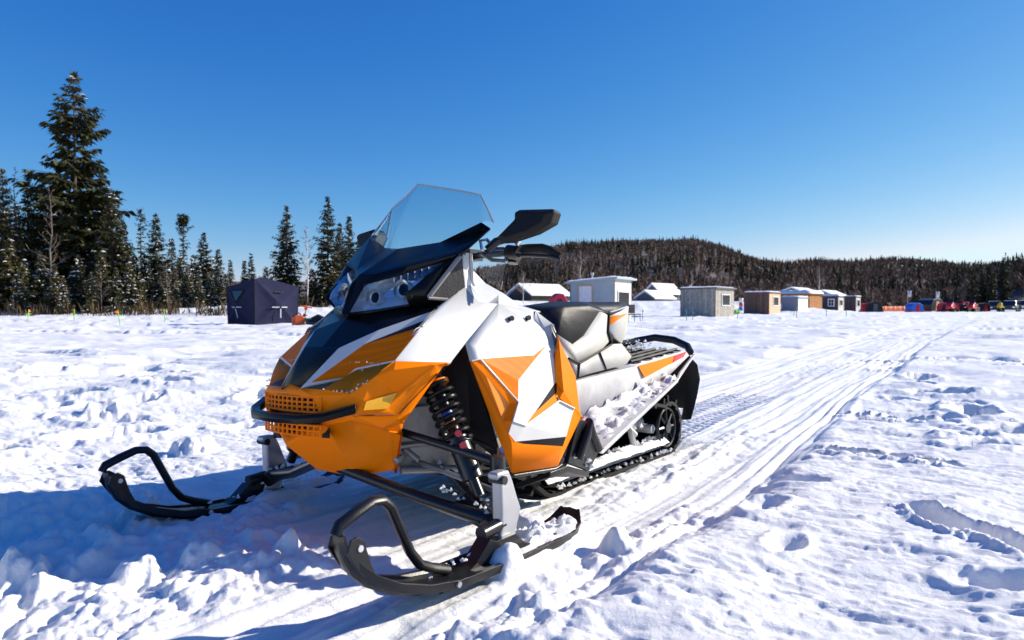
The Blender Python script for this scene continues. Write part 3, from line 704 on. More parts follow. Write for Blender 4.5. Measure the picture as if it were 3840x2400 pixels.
# ---- side panels
for sd in (1, -1):
    sp = panel("side_panel", [
        (("p1", "p2", "p3", "p4", "p5", "q4"), 0), (("p9", "p1", "q4", "q5"), 0), (("q5", "q4", "p12", "p11", "p10", "p9"), 0), (("q4", "p5", "p6", "p13", "p12"), 0),
        (("p11", "p12", "p13", "p14"), 1), (("p11", "p14", "p15"), 1),
        (("p13", "p6", "p7", "p8", "p14"), 0), (("p14", "p8", "p18", "p15"), 0), (("p15", "p18", "p17", "p16"), 0),
        (("p8", "p19", "p18"), 2), (("p18", "p19", "p20", "p17"), 3), (("p17", "p20", "p21", "p22"), 0), (("p16", "p17", "p23", "p24"), 0), (("p17", "p22", "p23"), 0),
        (("p23", "p22", "p25", "p26"), 2), (("p26", "p25", "p29", "p28", "p27"), 3), (("p24", "p23", "p26", "p27"), 3),
        (("p10", "p11", "q1"), 3), (("p11", "p15", "q2", "q1"), 3), (("p15", "p16", "q3", "q2"), 3), (("q1", "q2", "q3"), 4), (("p10", "q1", "q3", "p16", "p24", "p27", "p28"), 3),
        (("p22", "p21", "p30", "p29", "p25"), 3), (("p21", "p20", "p30"), 3), (("p20", "q6", "p30"), 3), (("q6", "p32", "p30"), 3), (("p20", "p19", "p8", "q6"), 3),
        (("p8", "p7", "p31", "q6"), 3), (("q6", "p31", "p32"), 3), (("p7", "p35", "p31"), 3),
        (("p3", "p33", "p34", "p35", "p7", "p6", "p5", "p4"), 0),
        (("p30", "p32", (.64, .24, .50), (.60, .24, .34)), 3), (("p31", "p35", "p34", (.68, .20, .62)), 0), (("p32", "p31", (.68, .20, .62), (.64, .24, .50)), 3),
    ], [WHITE, ORANGE_PRINT, GLOSS_BLACK, ORANGE, mat("orange_recess", (.80, .26, .02), .4)], sides=(sd,), thick=.008, inner=(.38, .1, .42), angle=5, bevel=.006)
    panel("shock_plate", [(("d1", "d2", "d4", "d3"), 0)], [BLACK], sides=(sd,), thick=.01, bevel=0, inner=(.5, .2, .4))
for sd in (1, -1):
    tl = MB()
    for pl in (("p10", "p11", "p15", "p16"), ("p16", "p17", "p20", "p21")):
        tl.tube([P(n, sd) + Vector((-.001, -.002 * sd, 0)) for n in pl], .0028, 6)
    tl.build("trim_line", WHITE, machine, smooth=True)

# ---- dark inner body
inner = MB()
pr_ = [(-.16, .45), (-.02, .60), (.06, .70), (.18, .84), (.30, .80), (.52, .70), (.62, .62), (.60, .30), (.45, .20), (.20, .19), (.02, .24), (-.10, .30)]
inner.prism([Vector((a, -.165, c)) for a, c in pr_], (0, .33, 0))
inner.build("chassis", [GREY_METAL], machine, bevel=.006)
sk_ = MB()
for sd in (1, -1):                        # footwell and belly skid behind the shock
    sk_.prism([P(p, sd) for p in ((.24, .37, .23), (.26, .40, .205), (.49, .40, .185), (.62, .38, .20), (.62, .20, .15), (.30, .17, .18))], (0, 0, -.012))
    sk_.prism([P(p, sd) for p in ((.60, .42, .335), (.55, .405, .19), (.72, .385, .13), (.77, .40, .20), (.68, .42, .30), (.64, .42, .325))], (0, .02 * sd, 0))
    sk_.prism([P(p, sd) for p in ((.72, .385, .13), (.55, .405, .185), (.45, .40, .18), (.50, .22, .11), (.72, .22, .11))], (0, 0, -.02))
sk_.build("footwell", BLACK, machine, bevel=.006)
for sd in (1, -1):
    t_ = MB()
    t_.tube([P(p, sd) for p in ((.60, .415, .20), (.64, .425, .27), (.665, .42, .315), (.70, .41, .27), (.76, .40, .205))], .016, 10)
    t_.build("toe_loop", BLACK, machine, smooth=True)

# ---- seat
st = []
def seat_shape():
    # half outlines, front to back, mirrored
    cushion = [(("e1", "e2", "e7"), 0), (("e2", "e3", "e4", "e5", "e6", "e7"), 0), (("e3", "e13", "e4"), 0),
               ((mid("e1", "e1"), "e2", (.94, 0, .735), (.83, 0, .715)), 0), (("e2", "e3", (1.10, 0, .752), (.94, 0, .735)), 0), (("e3", "e14", (1.10, 0, .752)), 0),
               (("e3", "e13", "e14"), 0), (("e13", "e16", "e15", "e14"), 0), (("e16", (1.60, 0, .72), "e15"), 0)]
    return cushion
so = panel("seat", seat_shape(), [VINYL], thick=.01, bevel=.012, inner=(1.1, 0, .5), angle=12)
panel("seat_side", [
    (("e4", "e13", "e12", "e11", "e10", "e9", "e8", "e7", "e6", "e5"), 0), (("e8", "e9", "e23", (.80, .19, .57)), 0)], [PALE_GREY], thick=.012, bevel=.006, parent=so, inner=(1.1, 0, .55))
panel("seat_base", [
    (("e9", "e10", "e21", "e22", "e23"), 0), (("e10", mid("e10", "e11", .6), mid("e21", "e20", .38), "e21"), 0),
    ((mid("e10", "e11", .6), "e11", "e18", "e19", "e20", mid("e21", "e20", .38)), 0),
    (("e19", "e20", (1.37, 0, .47), (1.45, 0, .50)), 0), (("e18", "e19", (1.45, 0, .50), (1.36, 0, .56)), 0)], [PALE_GREY], thick=.012, bevel=.008, parent=so, inner=(1.1, 0, .5))
seams = MB()
for sd in (1, -1):
    o_ = Vector((0, -.004 * sd, 0))
    for pl in (("e13", "e12", "e11"), ("e11", "e10", "e9"), ("e10", "e22")):
        seams.tube([P(n, sd) + o_ for n in pl], .0045, 6)
    seams.tube([P(mid("e10", "e11", .6), sd) + o_, P(mid("e21", "e20", .38), sd) + o_], .004, 6)
    seams.prism([P(p, sd) + o_ for p in ("e11", mid("e11", "e10", .3), mid("e12", "e18", .35), "e12")], (0, .012 * sd, 0))
seams.build("piping", RUBBER, so, smooth=True)
panel("seat_tail", [
    (("e13", mid("e13", "e16", .5), mid("e16", "e17", .25), mid("e13", "e12", .25)), 0),
    ((mid("e13", "e16", .5), "e16", mid("e16", "e17", .12), mid("e16", "e17", .25)), 0),
    ((mid("e13", "e12", .25), mid("e16", "e17", .25), mid("e13", "e12", .75)), 1),
    ((mid("e13", "e12", .75), mid("e16", "e17", .25), mid("e16", "e17", .12), "e17", "e18", "e12"), 2),
    (("e16", "e17", (1.46, 0, .60), (1.60, 0, .72)), 2), (("e17", "e18", (1.36, 0, .56), (1.46, 0, .60)), 2)],
    [WHITE, ORANGE, PALE_GREY], thick=.01, bevel=.005, parent=so, inner=(1.3, 0, .65))

# ---- tunnel, running boards
tn = MB()
tun = panel("tunnel", [
    (("x1", "x2", mid("x2", "x3", .5), "x3", "x4", "x5", (1.20, .212, .24), (.62, .21, .16), (.62, .21, .42)), 0),
    (((.62, .21, .42), "x1", "x2", (1.44, 0, .462), (.92, 0, .436), (.62, 0, .43)), 0), (("x2", "x3", (1.98, 0, .50), (1.44, 0, .462)), 0)],
    [WHITE_DIRTY], thick=.004, bevel=.006, inner=(1.3, 0, .3))
for sd in (1, -1):
    panel("orange_decal", [(("x6", "x7", "x8", mid("x8", "x9", .72), "x9", mid("x9", "x6", .5)), 0)], [ORANGE], sides=(sd,), thick=-.003, bevel=0, parent=tun)
    panel("tail_lamp", [(("x7", "x10", "x11", "x8"), 0)], [RED], sides=(sd,), thick=-.006, bevel=0, parent=tun)
slat = MB()
for i, y in enumerate((-.16, -.10, -.04, .04, .10, .16)):
    slat.tube([(1.46, y, .472), (1.96, y, .508)], .008, 6)
for x in (1.5, 1.62, 1.74, 1.86, 1.94):
    slat.box((x, 0, .466 + (x - 1.46) * .072), (.016, .38, .008))
slat.build("luggage_rack", RUBBER, tun)
def board_pt(t, e):      # t front to back, e 0 at the tunnel .. 1 at the outer edge
    a = lerp((.76, .212, .215), (1.72, .225, .40), t); c = lerp(V["r1"], V["r2"], t); return lerp(a, c, e)
for sd in (1, -1):
    rbm = MB()
    vs = []; fs = []
    for i in range(25):
        for k in range(5): vs.append(P(board_pt(i / 24, k / 4), sd))
    for i in range(24):
        for k in range(4):
            if k in (1, 2) and i % 2 == 1: continue                 # traction holes
            fs.append((i * 5 + k, i * 5 + k + 1, i * 5 + 6 + k, i * 5 + 5 + k))
    rbm.add(vs, fs)
    rb = rbm.build("running_board", WHITE_DIRTY, machine)
    md = rb.modifiers.new("thickness", 'SOLIDIFY'); md.thickness = .006
    eg = MB(); eg.prism([P(p, sd) for p in ((V["r1"][0] - .03, .395, .195), V["r1"], V["r2"], (1.77, .27, .405), V["r3"], (2.05, .225, .468), (1.78, .262, .388), (1.715, .28, .362), (.80, .396, .180))], (0, .014 * sd, 0))
    eg.build("edge_rail", WHITE, rb, bevel=.004)
    # snow lying on the board
    vs = []; ii = 70; kk = 16
    for i in range(ii):
        for k in range(kk):
            t, e = .02 + .97 * i / (ii - 1), k / (kk - 1)
            rg_ = float(fbm(np.array([t * 55.]), np.array([e * 16. + sd]), 35, 3, .6)[0]) - .5
            p = P(board_pt(t, e * .93), sd); x = np.array([t * 20.]); y = np.array([e * 5. + sd])
            hh = max(0.0, float(fbm(x, y, 33, 4, .5)[0]) - .40 - .12 * e) * .10 + .075 * max(0, .40 - e) * min(1, t * 5) * min(1, (1 - t) * 3)
            vs.append(p + Vector((0, 0, hh * .8 - .004 + rg_ * .006)))
    fs = [(i * kk + k, i * kk + k + 1, (i + 1) * kk + k + 1, (i + 1) * kk + k) for i in range(ii - 1) for k in range(kk - 1)]
    mesh_obj("snow_crust", vs, fs, SNOW_DIRTY, rb, smooth=True)
rbar = MB()
rbar.tube([(2.0, .205, .49), (2.07, .205, .52), (2.085, .13, .545), (2.085, .02, .563), (2.085, -.09, .55), (2.08, -.17, .517), (2.03, -.205, .49)], .02, 10)
rbar.tube([(1.80, .2, .49), (1.9, .2, .53), (2.085, .1, .552)], .012, 8)
rbar.build("rear_bumper", BLACK, machine, smooth=True)
# ---- snow flap
fl = MB(); vs = []
flp = [(2.06, .47), (2.125, .42), (2.155, .34), (2.15, .26), (2.135, .18), (2.10, .125)]
for i, (u_, w_) in enumerate(flp):
    hw = .19 + .012 * math.sin(i)
    for k in range(7): 
        s = -1 + k / 3; vs.append(Vector((u_ + .012 * math.sin(k * 2.1 + i), s * hw, w_ + (.006 * math.sin(k * 3 + 1) if i == 5 else 0))))
fl.add(vs, [(i * 7 + k, i * 7 + k + 1, i * 7 + 8 + k, i * 7 + 7 + k) for i in range(5) for k in range(6) if not (i == 4 and k in (1, 2, 4))])
flo = fl.build("snow_flap", RUBBER, machine, smooth=True)
md = flo.modifiers.new("thickness", 'SOLIDIFY'); md.thickness = .008

# ---- track
path = []
def arc(cx, cz, r_, a0, a1, n_=10): return [(cx + r_ * math.cos(R(a0 + (a1 - a0) * k / n_)), cz + r_ * math.sin(R(a0 + (a1 - a0) * k / n_))) for k in range(n_ + 1)]
path += arc(1.815, .125, .118, -90, 115, 16) + [(1.55, .27), (1.2, .30), (.8, .33)] + arc(.42, .27, .10, 80, 240, 10) + [(.62, .10)] + arc(.80, .14, .135, 235, 270, 4)
pts = [Vector((a, 0, c)) for a, c in path]; seg = []
for i in range(len(pts)):
    a, c = pts[i], pts[(i + 1) % len(pts)]; L = (c - a).length; n_ = max(1, int(L / .05))
    seg += [a.lerp(c, k / n_) for k in range(n_)]
tk = MB(); n_ = len(seg); vs = []
for i, p in enumerate(seg):
    t = (seg[(i + 1) % n_] - seg[i - 1]).normalized(); nn = Vector((t.z, 0, -t.x))
    for y, d in ((-.19, .012), (.19, .012), (.19, -.004), (-.19, -.004)): vs.append(Vector((p.x, y, p.z)) + nn * d)
tk.add(vs, [(i * 4 + k, i * 4 + (k + 1) % 4, ((i + 1) % n_) * 4 + (k + 1) % 4, ((i + 1) % n_) * 4 + k) for i in range(n_) for k in range(4)])
tot = 0; acc = 0.0
for i in range(n_):
    a, c = seg[i], seg[(i + 1) % n_]; acc += (c - a).length
    if acc > .062:
        acc = 0; t = (c - a).normalized(); nn = Vector((t.z, 0, -t.x)); rot = Matrix((t, Vector((0, 1, 0)), nn)).transposed()
        for y in (-.125, 0, .125): tk.box(Vector((a.x, y, a.z)) + nn * .026, (.014, .11, .032), 0, rot)
        tk.box(Vector((a.x, 0, a.z)) - nn * .008, (.02, .38, .01), 0, rot)
tk.build("track", RUBBER, machine)
# ---- rear suspension: slide rails, idler wheels, arms packed with snow
for sd in (1, -1):
    ra = MB(); ra.prism([P(p, sd) for p in ((.72, .145, .07), (.62, .145, .12), (.66, .145, .13), (.80, .145, .075), (1.90, .145, .062), (1.93, .145, .035), (1.86, .145, .022), (.80, .145, .022))], (0, .02 * sd, 0))
    ra.build("slide_rail", WHITE_DIRTY, machine, bevel=.003)
    sn = MB(); vs = []
    for i in range(90):
        t = i / 89; u_ = .74 + 1.06 * t
        for k in range(4):
            hh = .012 + .055 * fbm(np.array([u_ * 16]), np.array([k * 2. + sd]), 3, 4, .6)[0]
            vs.append(P((u_, .125 + .022 * k, .045 + hh * (1 - abs(k - 1.3) / 2.2)), sd))
    sn.add(vs, [(i * 4 + k, i * 4 + k + 1, i * 4 + 5 + k, i * 4 + 4 + k) for i in range(89) for k in range(3)])
    sn.build("rail_snow", SNOW_FINE, machine, smooth=True)
    wh = MB(); c = P((1.815, .165, .125), sd); ax = Vector((0, -1 * sd, 0))
    for r0 in (.096,):
        ringp = [c + Vector((r0 * math.cos(a), 0, r0 * math.sin(a))) for a in np.linspace(0, 2 * math.pi, 33)]
        wh.tube(ringp, .010, 8, caps=False)
    wh.tube([c - ax * .015, c + ax * .015], .028, 16)
    for k in range(8):
        a = k * math.pi / 4; d = Vector((math.cos(a), 0, math.sin(a)))
        wh.tube([c + d * .025, c + d * .092], [.010, .006], 6)
    wh.build("idler_wheel", BLACK_METAL, machine, smooth=True)
    w2_ = MB(); c = P((.80, .165, .105), sd)
    w2_.tube([c - ax * .012, c + ax * .012], .075, 24); w2_.tube([c + ax * .012, c + ax * .02], .03, 12)
    w2_.build("idler_wheel", BLACK_METAL, machine, smooth=True)
rs = MB()
for sd in (1, -1):
    rs.tube([P((1.32, .10, .30), sd), P((1.55, .13, .12), sd)], .016, 8)
    rs.tube([P((1.50, .15, .07), sd), P((1.46, .15, .16), sd), P((1.52, .15, .075), sd)], .012, 8)
    rs.tube([P((1.40, .07, .15), sd), P((1.72, .07, .16), sd)], .022, 10)
rs.tube([(1.30, -.17, .26), (1.30, .17, .26)], .02, 10); rs.tube([(1.70, -.15, .13), (1.70, .15, .13)], .022, 10)
rs.build("rear_suspension", WHITE_DIRTY, machine, smooth=True)

# ---- front suspension
for sd in (1, -1):
    la = MB()
    out_ = P((.03, .505, .135), sd)
    la.tube([P((-.13, .04, .262), sd), P((-.03, .30, .180), sd), out_], [.016, .017, .022], 10)
    la.tube([P((.20, .15, .215), sd), P((.12, .30, .20), sd), out_], [.014, .015, .018], 10)
    la.prism([P(p, sd) for p in ((.0, .37, .165), (.10, .36, .19), (.06, .50, .15), (.0, .50, .13))], (0, 0, -.016))
    la.tube([out_ + Vector((-.03, 0, -.012)), out_ + Vector((.05, 0, .012))], .026, 12)
    la.build("lower_arm", BLACK_METAL, machine, bevel=.003, angle=50)
    ua = MB(); o2 = P((.055, .50, .290), sd)
    ua.tube([P((-.02, .17, .362), sd), P((.02, .34, .325), sd), o2], [.012, .012, .015], 10)
    ua.tube([P((.24, .20, .35), sd), P((.20, .28, .312), sd), P((.14, .43, .305), sd), o2], .007, 8)
    ua.tube([o2 + Vector((0, 0, .018)), o2 - Vector((0, 0, .022))], .022, 12)
    ua.build("upper_arm", BLACK_METAL, machine, smooth=True)
    sh = MB(); top = P((.06, .262, .505), sd); bot = P((.055, .435, .190), sd); d = (bot - top)
    sh.tube([top, top + d * .60], .017, 12, 1); sh.tube([top + d * .52, top + d * .86], .031, 16); sh.tube([top + d * .80, bot], .016, 10)
    sh.tube([top + d * .03, top + d * .055], .04, 16, 2)
    sh.tube([top + d * .55, top + d * .57], .04, 16)
    for k, m_ in ((.30, 3), (.38, 2)):
        sh.tube([top + d * k, top + d * (k + .05)], .0178, 12, m_)
    so_ = sh.build("shock_absorber", [BLACK_METAL, BLACK, ORANGE, BLUE_DECAL], machine, smooth=True)
    dn = d.normalized(); a_ = dn.cross(Vector((1, 0, 0))).normalized(); b_ = dn.cross(a_)
    hel = []
    for k in range(0, 22 * 7 + 1):
        q = 2 * math.pi * k / 22; hel.append(top + d * (.06 + .49 * k / (22 * 7)) + (a_ * math.cos(q) + b_ * math.sin(q)) * .040)
    sp_ = MB(); sp_.tube(hel, .0068, 8); sp_.build("coil_spring", GLOSS_BLACK, so_, smooth=True)
    rv = MB()
    for k in (.46, .56):
        c = top + d * k + Vector((-.018, -.03 * sd, 0)); rv.tube([c, c + Vector((-.012, -.012 * sd, .002))], .010, 10)
    rv.build("adjuster_knob", RED, so_, smooth=True)
    td = MB(); td.tube([P((.06, .15, .262), sd), P((.10, .47, .195), sd)], .009, 8); td.build("tie_rod", GREY_METAL, machine, smooth=True)
    hs = MB()
    hs.prism([P(p, sd) for p in ((-.04, .17, .40), (-.0, .18, .42), (.14, .19, .42), (.20, .19, .30), (.20, .19, .20), (.02, .17, .225))], (0, .012 * sd, 0))
    hs.tube([P((-.06, .18, .315), sd), P((.20, .20, .30), sd)], .008, 8); hs.tube([P((.0, .18, .24), sd), P((.24, .24, .21), sd)], .012, 8)
    hs.tube([P((.02, .175, .30), sd), P((.045, .21, .265), sd)], .010, 8); hs.tube([P((-.03, .175, .29), sd), P((-.02, .20, .275), sd)], .016, 10)
    hs.build("suspension_tower", GREY_METAL, machine, bevel=.003, angle=50)
    # spindle
    spn = MB()
    prof = [(-.005, .277), (.045, .277), (.062, .245), (.078, .205), (.098, .162), (.080, .125), (.060, .062), (-.012, .062), (.010, .125), (.012, .17), (.010, .25), (-.008, .262)]
    spn.prism([P((a, .512, c), sd) for a, c in prof], (0, -.036 * sd, 0))
    sk = spn.build("spindle", [mat("white_cast_alloy", (.50, .50, .51), .42, metal=.55, var=.10)], machine, bevel=.007)
    s2 = MB(); s2.tube([P((-.055, .53, .128), sd), P((.03, .53, .135), sd)], .019, 10); s2.tube([P((-.02, .53, .115), sd), P((-.02, .53, .088), sd)], .012, 8)
    s2.tube([P((.012, .51, .256), sd), P((.012, .56, .256), sd)], .012, 8)
    s2.tube([P((.058, .535, .155), sd), P((.085, .535, .168), sd), P((.058, .535, .225), sd)], .005, 6)
    s2.build("spindle_bolt", BLACK_METAL, sk, smooth=True)

    # ski: dished blade with side rails, saddle block, keel and front loop
    ski = MB(); sv = []; sf = []
    prof = [(-.515, .236, .018), (-.510, .210, .024), (-.488, .170, .034), (-.448, .133, .042), (-.385, .098, .050), (-.305, .072, .057), (-.21, .056, .063), (0, .048, .067), (.20, .046, .066), (.28, .052, .064), (.325, .066, .055), (.35, .096, .034)]
    for i, (u_, w_, hw) in enumerate(prof):
        rise = (.004, .010, .016)[i] if i < 3 else .017 if i < 9 else .012
        for (y, dz) in ((-1, rise), (-.97, -.004), (-.35, -.008), (-.22, -.017), (.22, -.017), (.35, -.008), (.97, -.004), (1, rise), (.78, rise), (.72, .010), (.25, .012), (0, .014), (-.25, .012), (-.72, .010), (-.78, rise)):
            sv.append(P((u_, .54 + y * hw, w_ + dz), sd))
    m_ = 15
    sf = [(i * m_ + k, i * m_ + (k + 1) % m_, (i + 1) * m_ + (k + 1) % m_, (i + 1) * m_ + k) for i in range(len(prof) - 1) for k in range(m_)]
    sf += [tuple(range(m_)), tuple((len(prof) - 1) * m_ + k for k in range(m_))]
    ski.add(sv, sf)
    ski.prism([P((a, .54, c), sd) + Vector((0, .022 * sd, 0)) for a, c in ((-.24, .04), (-.16, .055), (-.11, .075), (-.055, .120), (-.03, .108), (.05, .108), (.09, .075), (.16, .05), (.20, .04))], (0, -.044 * sd, 0))
    sko = ski.build("ski", BLACK, machine, bevel=.004, angle=30)
    lp = MB()
    lpp = [(-.525, .245), (-.515, .262), (-.47, .279), (-.425, .293), (-.395, .290), (-.372, .270), (-.345, .215), (-.315, .155), (-.285, .118), (-.245, .098), (-.195, .080)]
    lp.tube([P((a, .54, c), sd) for a, c in lpp], [.013, .0145, .0145, .014, .014, .014, .0135, .0135, .014, .015, .015], 10, flat=.85)
    lp.build("ski_loop", BLACK, sko, smooth=True)
    for (a, c, y, q) in ((-.487, .215, .032, 1), (-.487, .215, .032, -1), (-.222, .066, .0625, 1), (-.222, .066, .0625, -1)):
        bt = MB(); cc = P((a, .54 + q * y, c), sd); bt.tube([cc - Vector((0, -q * sd * .006, 0)), cc + Vector((0, -q * sd * .004, 0))], .007, 12)
        bt.build("bolt", ALLOY, sko, smooth=True)
    br = MB()
    for q in (1, -1): br.prism([P((a, .54 + q * .027, c), sd) for a, c in ((-.520, .212), (-.510, .236), (-.492, .240), (-.474, .228), (-.468, .206), (-.458, .176), (-.44, .14), (-.465, .14), (-.492, .170))], (0, -.006 * q * sd, 0))
    br.build("tip_bracket", BLACK, sko, bevel=.002)
    cr_ = MB(); vs = []
    for i in range(22):
        u_ = -.10 + .44 * i / 21
        for k in range(7):
            y = -1 + k / 3; hh = .052 + .035 * float(vnoise(np.array([u_ * 22.]), np.array([y * 3. + sd * 5]), 9)[0]) * (1 - y * y * .6) * min(1, (.36 - u_) * 9)
            vs.append(P((u_, .54 + y * .058, hh + max(0, u_ - .25) * .25), sd))
    cr_.add(vs, [(i * 7 + k, i * 7 + k + 1, i * 7 + 8 + k, i * 7 + 7 + k) for i in range(21) for k in range(6)])
    cr_.build("ski_snow", SNOW_FINE, sko, smooth=True)

# ---- handlebar, levers, mirrors
hb = MB()
hb.tube([(.47, 0, .76), (.50, 0, .90)], .03, 12)
hb.tube([P((.47, .29, .90), -1), P((.50, .12, .905), -1), (.50, 0, .905), P((.47, .15, .905)), P((.405, .29, .898))], .013, 10)
hb.box((.50, 0, .91), (.07, .12, .04))
bar = hb.build("handlebar", BLACK_METAL, machine, smooth=True)
for sd in (1, -1):
    gp = MB(); gp.tube([P((.400, .302, .902), sd), P((.424, .345, .906), sd), P((.432, .395, .904), sd), P((.436, .425, .895), sd), P((.440, .462, .874), sd)], [.016, .017, .017, .016, .013], 12)
    gp.build("grip", RUBBER, bar, smooth=True)
    lv = MB(); lv.tube([P((.385, .305, .885), sd), P((.395, .37, .882), sd), P((.415, .43, .876), sd), P((.43, .468, .866), sd)], .006, 8)
    lv.tube([P((.385, .29, .898), sd), P((.39, .335, .89), sd)], .024, 12); lv.tube([P((.375, .296, .905), sd), P((.372, .30, .906), sd)], .010, 10, 1 if sd > 0 else 0)
    lv.tube([P((.40, .30, .86), sd), P((.41, .30, .90), sd)], .018, 10); lv.tube([P((.39, .325, .918), sd), P((.395, .33, .932), sd)], .009, 8, 1 if sd > 0 else 0)
    lv.build("brake_lever", [BLACK_METAL, CHROME], bar, smooth=True)
    cb = MB(); cb.tube([P((.30, .262, .895), sd), P((.33, .28, .905), sd), P((.36, .29, .907), sd), P((.39, .30, .90), sd)], .006, 6)
    cb.tube([P((.29, .258, .89), sd), P((.33, .268, .87), sd), P((.37, .285, .868), sd), P((.395, .30, .885), sd)], .007, 6)
    cb.tube([P((.29, .262, .90), sd), P((.29, .255, .93), sd), P((.31, .265, .935), sd), P((.335, .28, .905), sd)], .006, 6, 1 if sd > 0 else 0)
    cb.build("cable", [BLACK_METAL, CHROME], bar, smooth=True)
    br = MB(); br.tube([P((.245, .232, .89), sd), P((.262, .222, .79), sd)], .009, 6); br.tube([P((.275, .225, .89), sd), P((.29, .215, .79), sd)], .007, 6)
    br.build("deflector_bracket", WHITE_DIRTY, machine, smooth=True)
    mr = MB(); ol = ["m1", "m2", "m3", "m4", "m5", "m6", "m7", "m8", "m9"]
    fr_ = [P(n, sd) for n in ol]; c = sum(fr_, Vector()) / 9
    k_ = [p + (c - p) * .10 + Vector((.055, 0, .0)) for p in fr_]
    cc = [p + (c - p) * .25 + Vector((-.016, 0, 0)) for p in fr_]
    vs = fr_ + k_ + cc
    mr.add(vs, [(i, (i + 1) % 9, 9 + (i + 1) % 9, 9 + i) for i in range(9)] + [(i, (i + 1) % 9, 18 + (i + 1) % 9, 18 + i) for i in range(9)] + [tuple(range(9, 18)), tuple(range(18, 27))])
    mo = mr.build("mirror", RUBBER, machine, bevel=.005, angle=20)
    mg = MB(); q = [p + (c - p) * .10 + Vector((.004, 0, 0)) for p in k_[1:8]]; mg.add(q, [tuple(range(7))]); mg.build("mirror_glass", CHROME, mo)
    ms_ = MB(); ms_.tube([P((.30, .275, .90), sd), P((.315, .30, .925), sd), P((.345, .31, .935), sd)], .014, 8); ms_.build("mirror_stem", BLACK, mo, smooth=True)

# ---- loose snow clinging to the machine
rgs = random.Random(21); cl = MB()
def clod(p, r_):
    k = [Vector(d) * r_ * rgs.uniform(.6, 1.3) for d in ((1, 0, 0), (-1, 0, 0), (0, 1, 0), (0, -1, 0), (0, 0, .9), (0, 0, -.5))]
    cl.add([p + q for q in k], [(0, 2, 4), (2, 1, 4), (1, 3, 4), (3, 0, 4), (2, 0, 5), (1, 2, 5), (3, 1, 5), (0, 3, 5)])
def strew(a, b, n_, r_, jit, sd=1):
    for _ in range(n_):
        q = mid(a, b, rgs.random()); q = (q[0] + rgs.gauss(0, jit), q[1] + rgs.gauss(0, jit * .6), q[2] + abs(rgs.gauss(0, jit * .3)) + r_ * .2)
        clod(P(q, sd), r_ * rgs.uniform(.4, 1.2))
for sd in (1, -1):
    strew("nk1", "nk2", 9, .0045, .006, sd); strew("nk0", "nk1", 8, .004, .005, sd); strew("t1", "t3", 8, .0035, .004, sd); strew(mid("wl", "k2", .35), mid("t2", "t3", .5), 10, .003, .006, sd)
    strew((.02, .30, .20), (.03, .50, .155), 14, .010, .012, sd); strew((.14, .20, .235), (.06, .46, .165), 8, .009, .01, sd)
    strew((1.30, .13, .07), (1.92, .14, .07), 40, .016, .015, sd); strew((1.45, .12, .14), (1.72, .10, .15), 16, .018, .02, sd)
    strew((.60, .40, .20), (.74, .38, .14), 16, .012, .014, sd); strew((.66, .40, .33), (.78, .30, .23), 12, .012, .016, sd)
    strew((.80, .19, .02), (1.85, .19, .01), 46, .014, .014, sd); strew((.05, .50, .09), (.30, .58, .09), 22, .012, .018, sd); strew((-.25, .54, .075), (-.05, .52, .08), 14, .010, .014, sd)
strew((1.50, 0, .49), (1.94, 0, .52), 50, .012, .06); strew((2.09, .1, .20), (2.12, -.1, .16), 14, .012, .03)
cl.build("snow_clumps", SNOW_FINE, machine)

# ================================================================== TREES
FIR = leafy("spruce_needles", (0.013, 0.018, 0.006), (0.068, 0.066, 0.022))
FIR_OLIVE = leafy("olive_needles", (0.028, 0.030, 0.009), (0.105, 0.092, 0.028))
BARK = mat("conifer_bark", (0.085, 0.06, 0.042), 0.9, var=0.4, scale=5, bump=0.5, bscale=18)
DEAD = mat("dead_grey_wood", (0.17, 0.14, 0.115), 0.9, var=0.3, scale=6)
BIRCH_BARK = mat("birch_bark", (0.62, 0.56, 0.48), 0.8, var=0.3, scale=4)
TWIG = leafy("bare_twigs", (0.075, 0.055, 0.045), (0.17, 0.135, 0.11), 0.9)
BRUSH = leafy("dry_brush", (0.035, 0.026, 0.012), (0.13, 0.09, 0.045), 0.9)
TREE_SNOW = mat("snow_on_branches", (0.80, 0.81, 0.83), 0.6, var=0.04)

def spray(rng, vs, fs, o, d, L, W, droop):
    """one flat needle spray: an uneven pointed leaf of two quads"""
    d = d / np.linalg.norm(d)
    s = np.cross(d, [0, 0, 1.0]); s = s / (np.linalg.norm(s) + 1e-6)
    up = np.cross(s, d)
    tilt = rng.uniform(-0.9, 0.9); s2 = s * math.cos(tilt) + up * math.sin(tilt)
    m = o + d * L * .5 + np.array([0, 0, -droop * L * .25]); e = o + d * L + np.array([0, 0, -droop * L * .8])
    b = len(vs)
    vs += [o, m + s2 * W * rng.uniform(.7, 1.2), e, m - s2 * W * rng.uniform(.7, 1.2)]
    fs.append((b, b + 1, b + 2, b + 3))

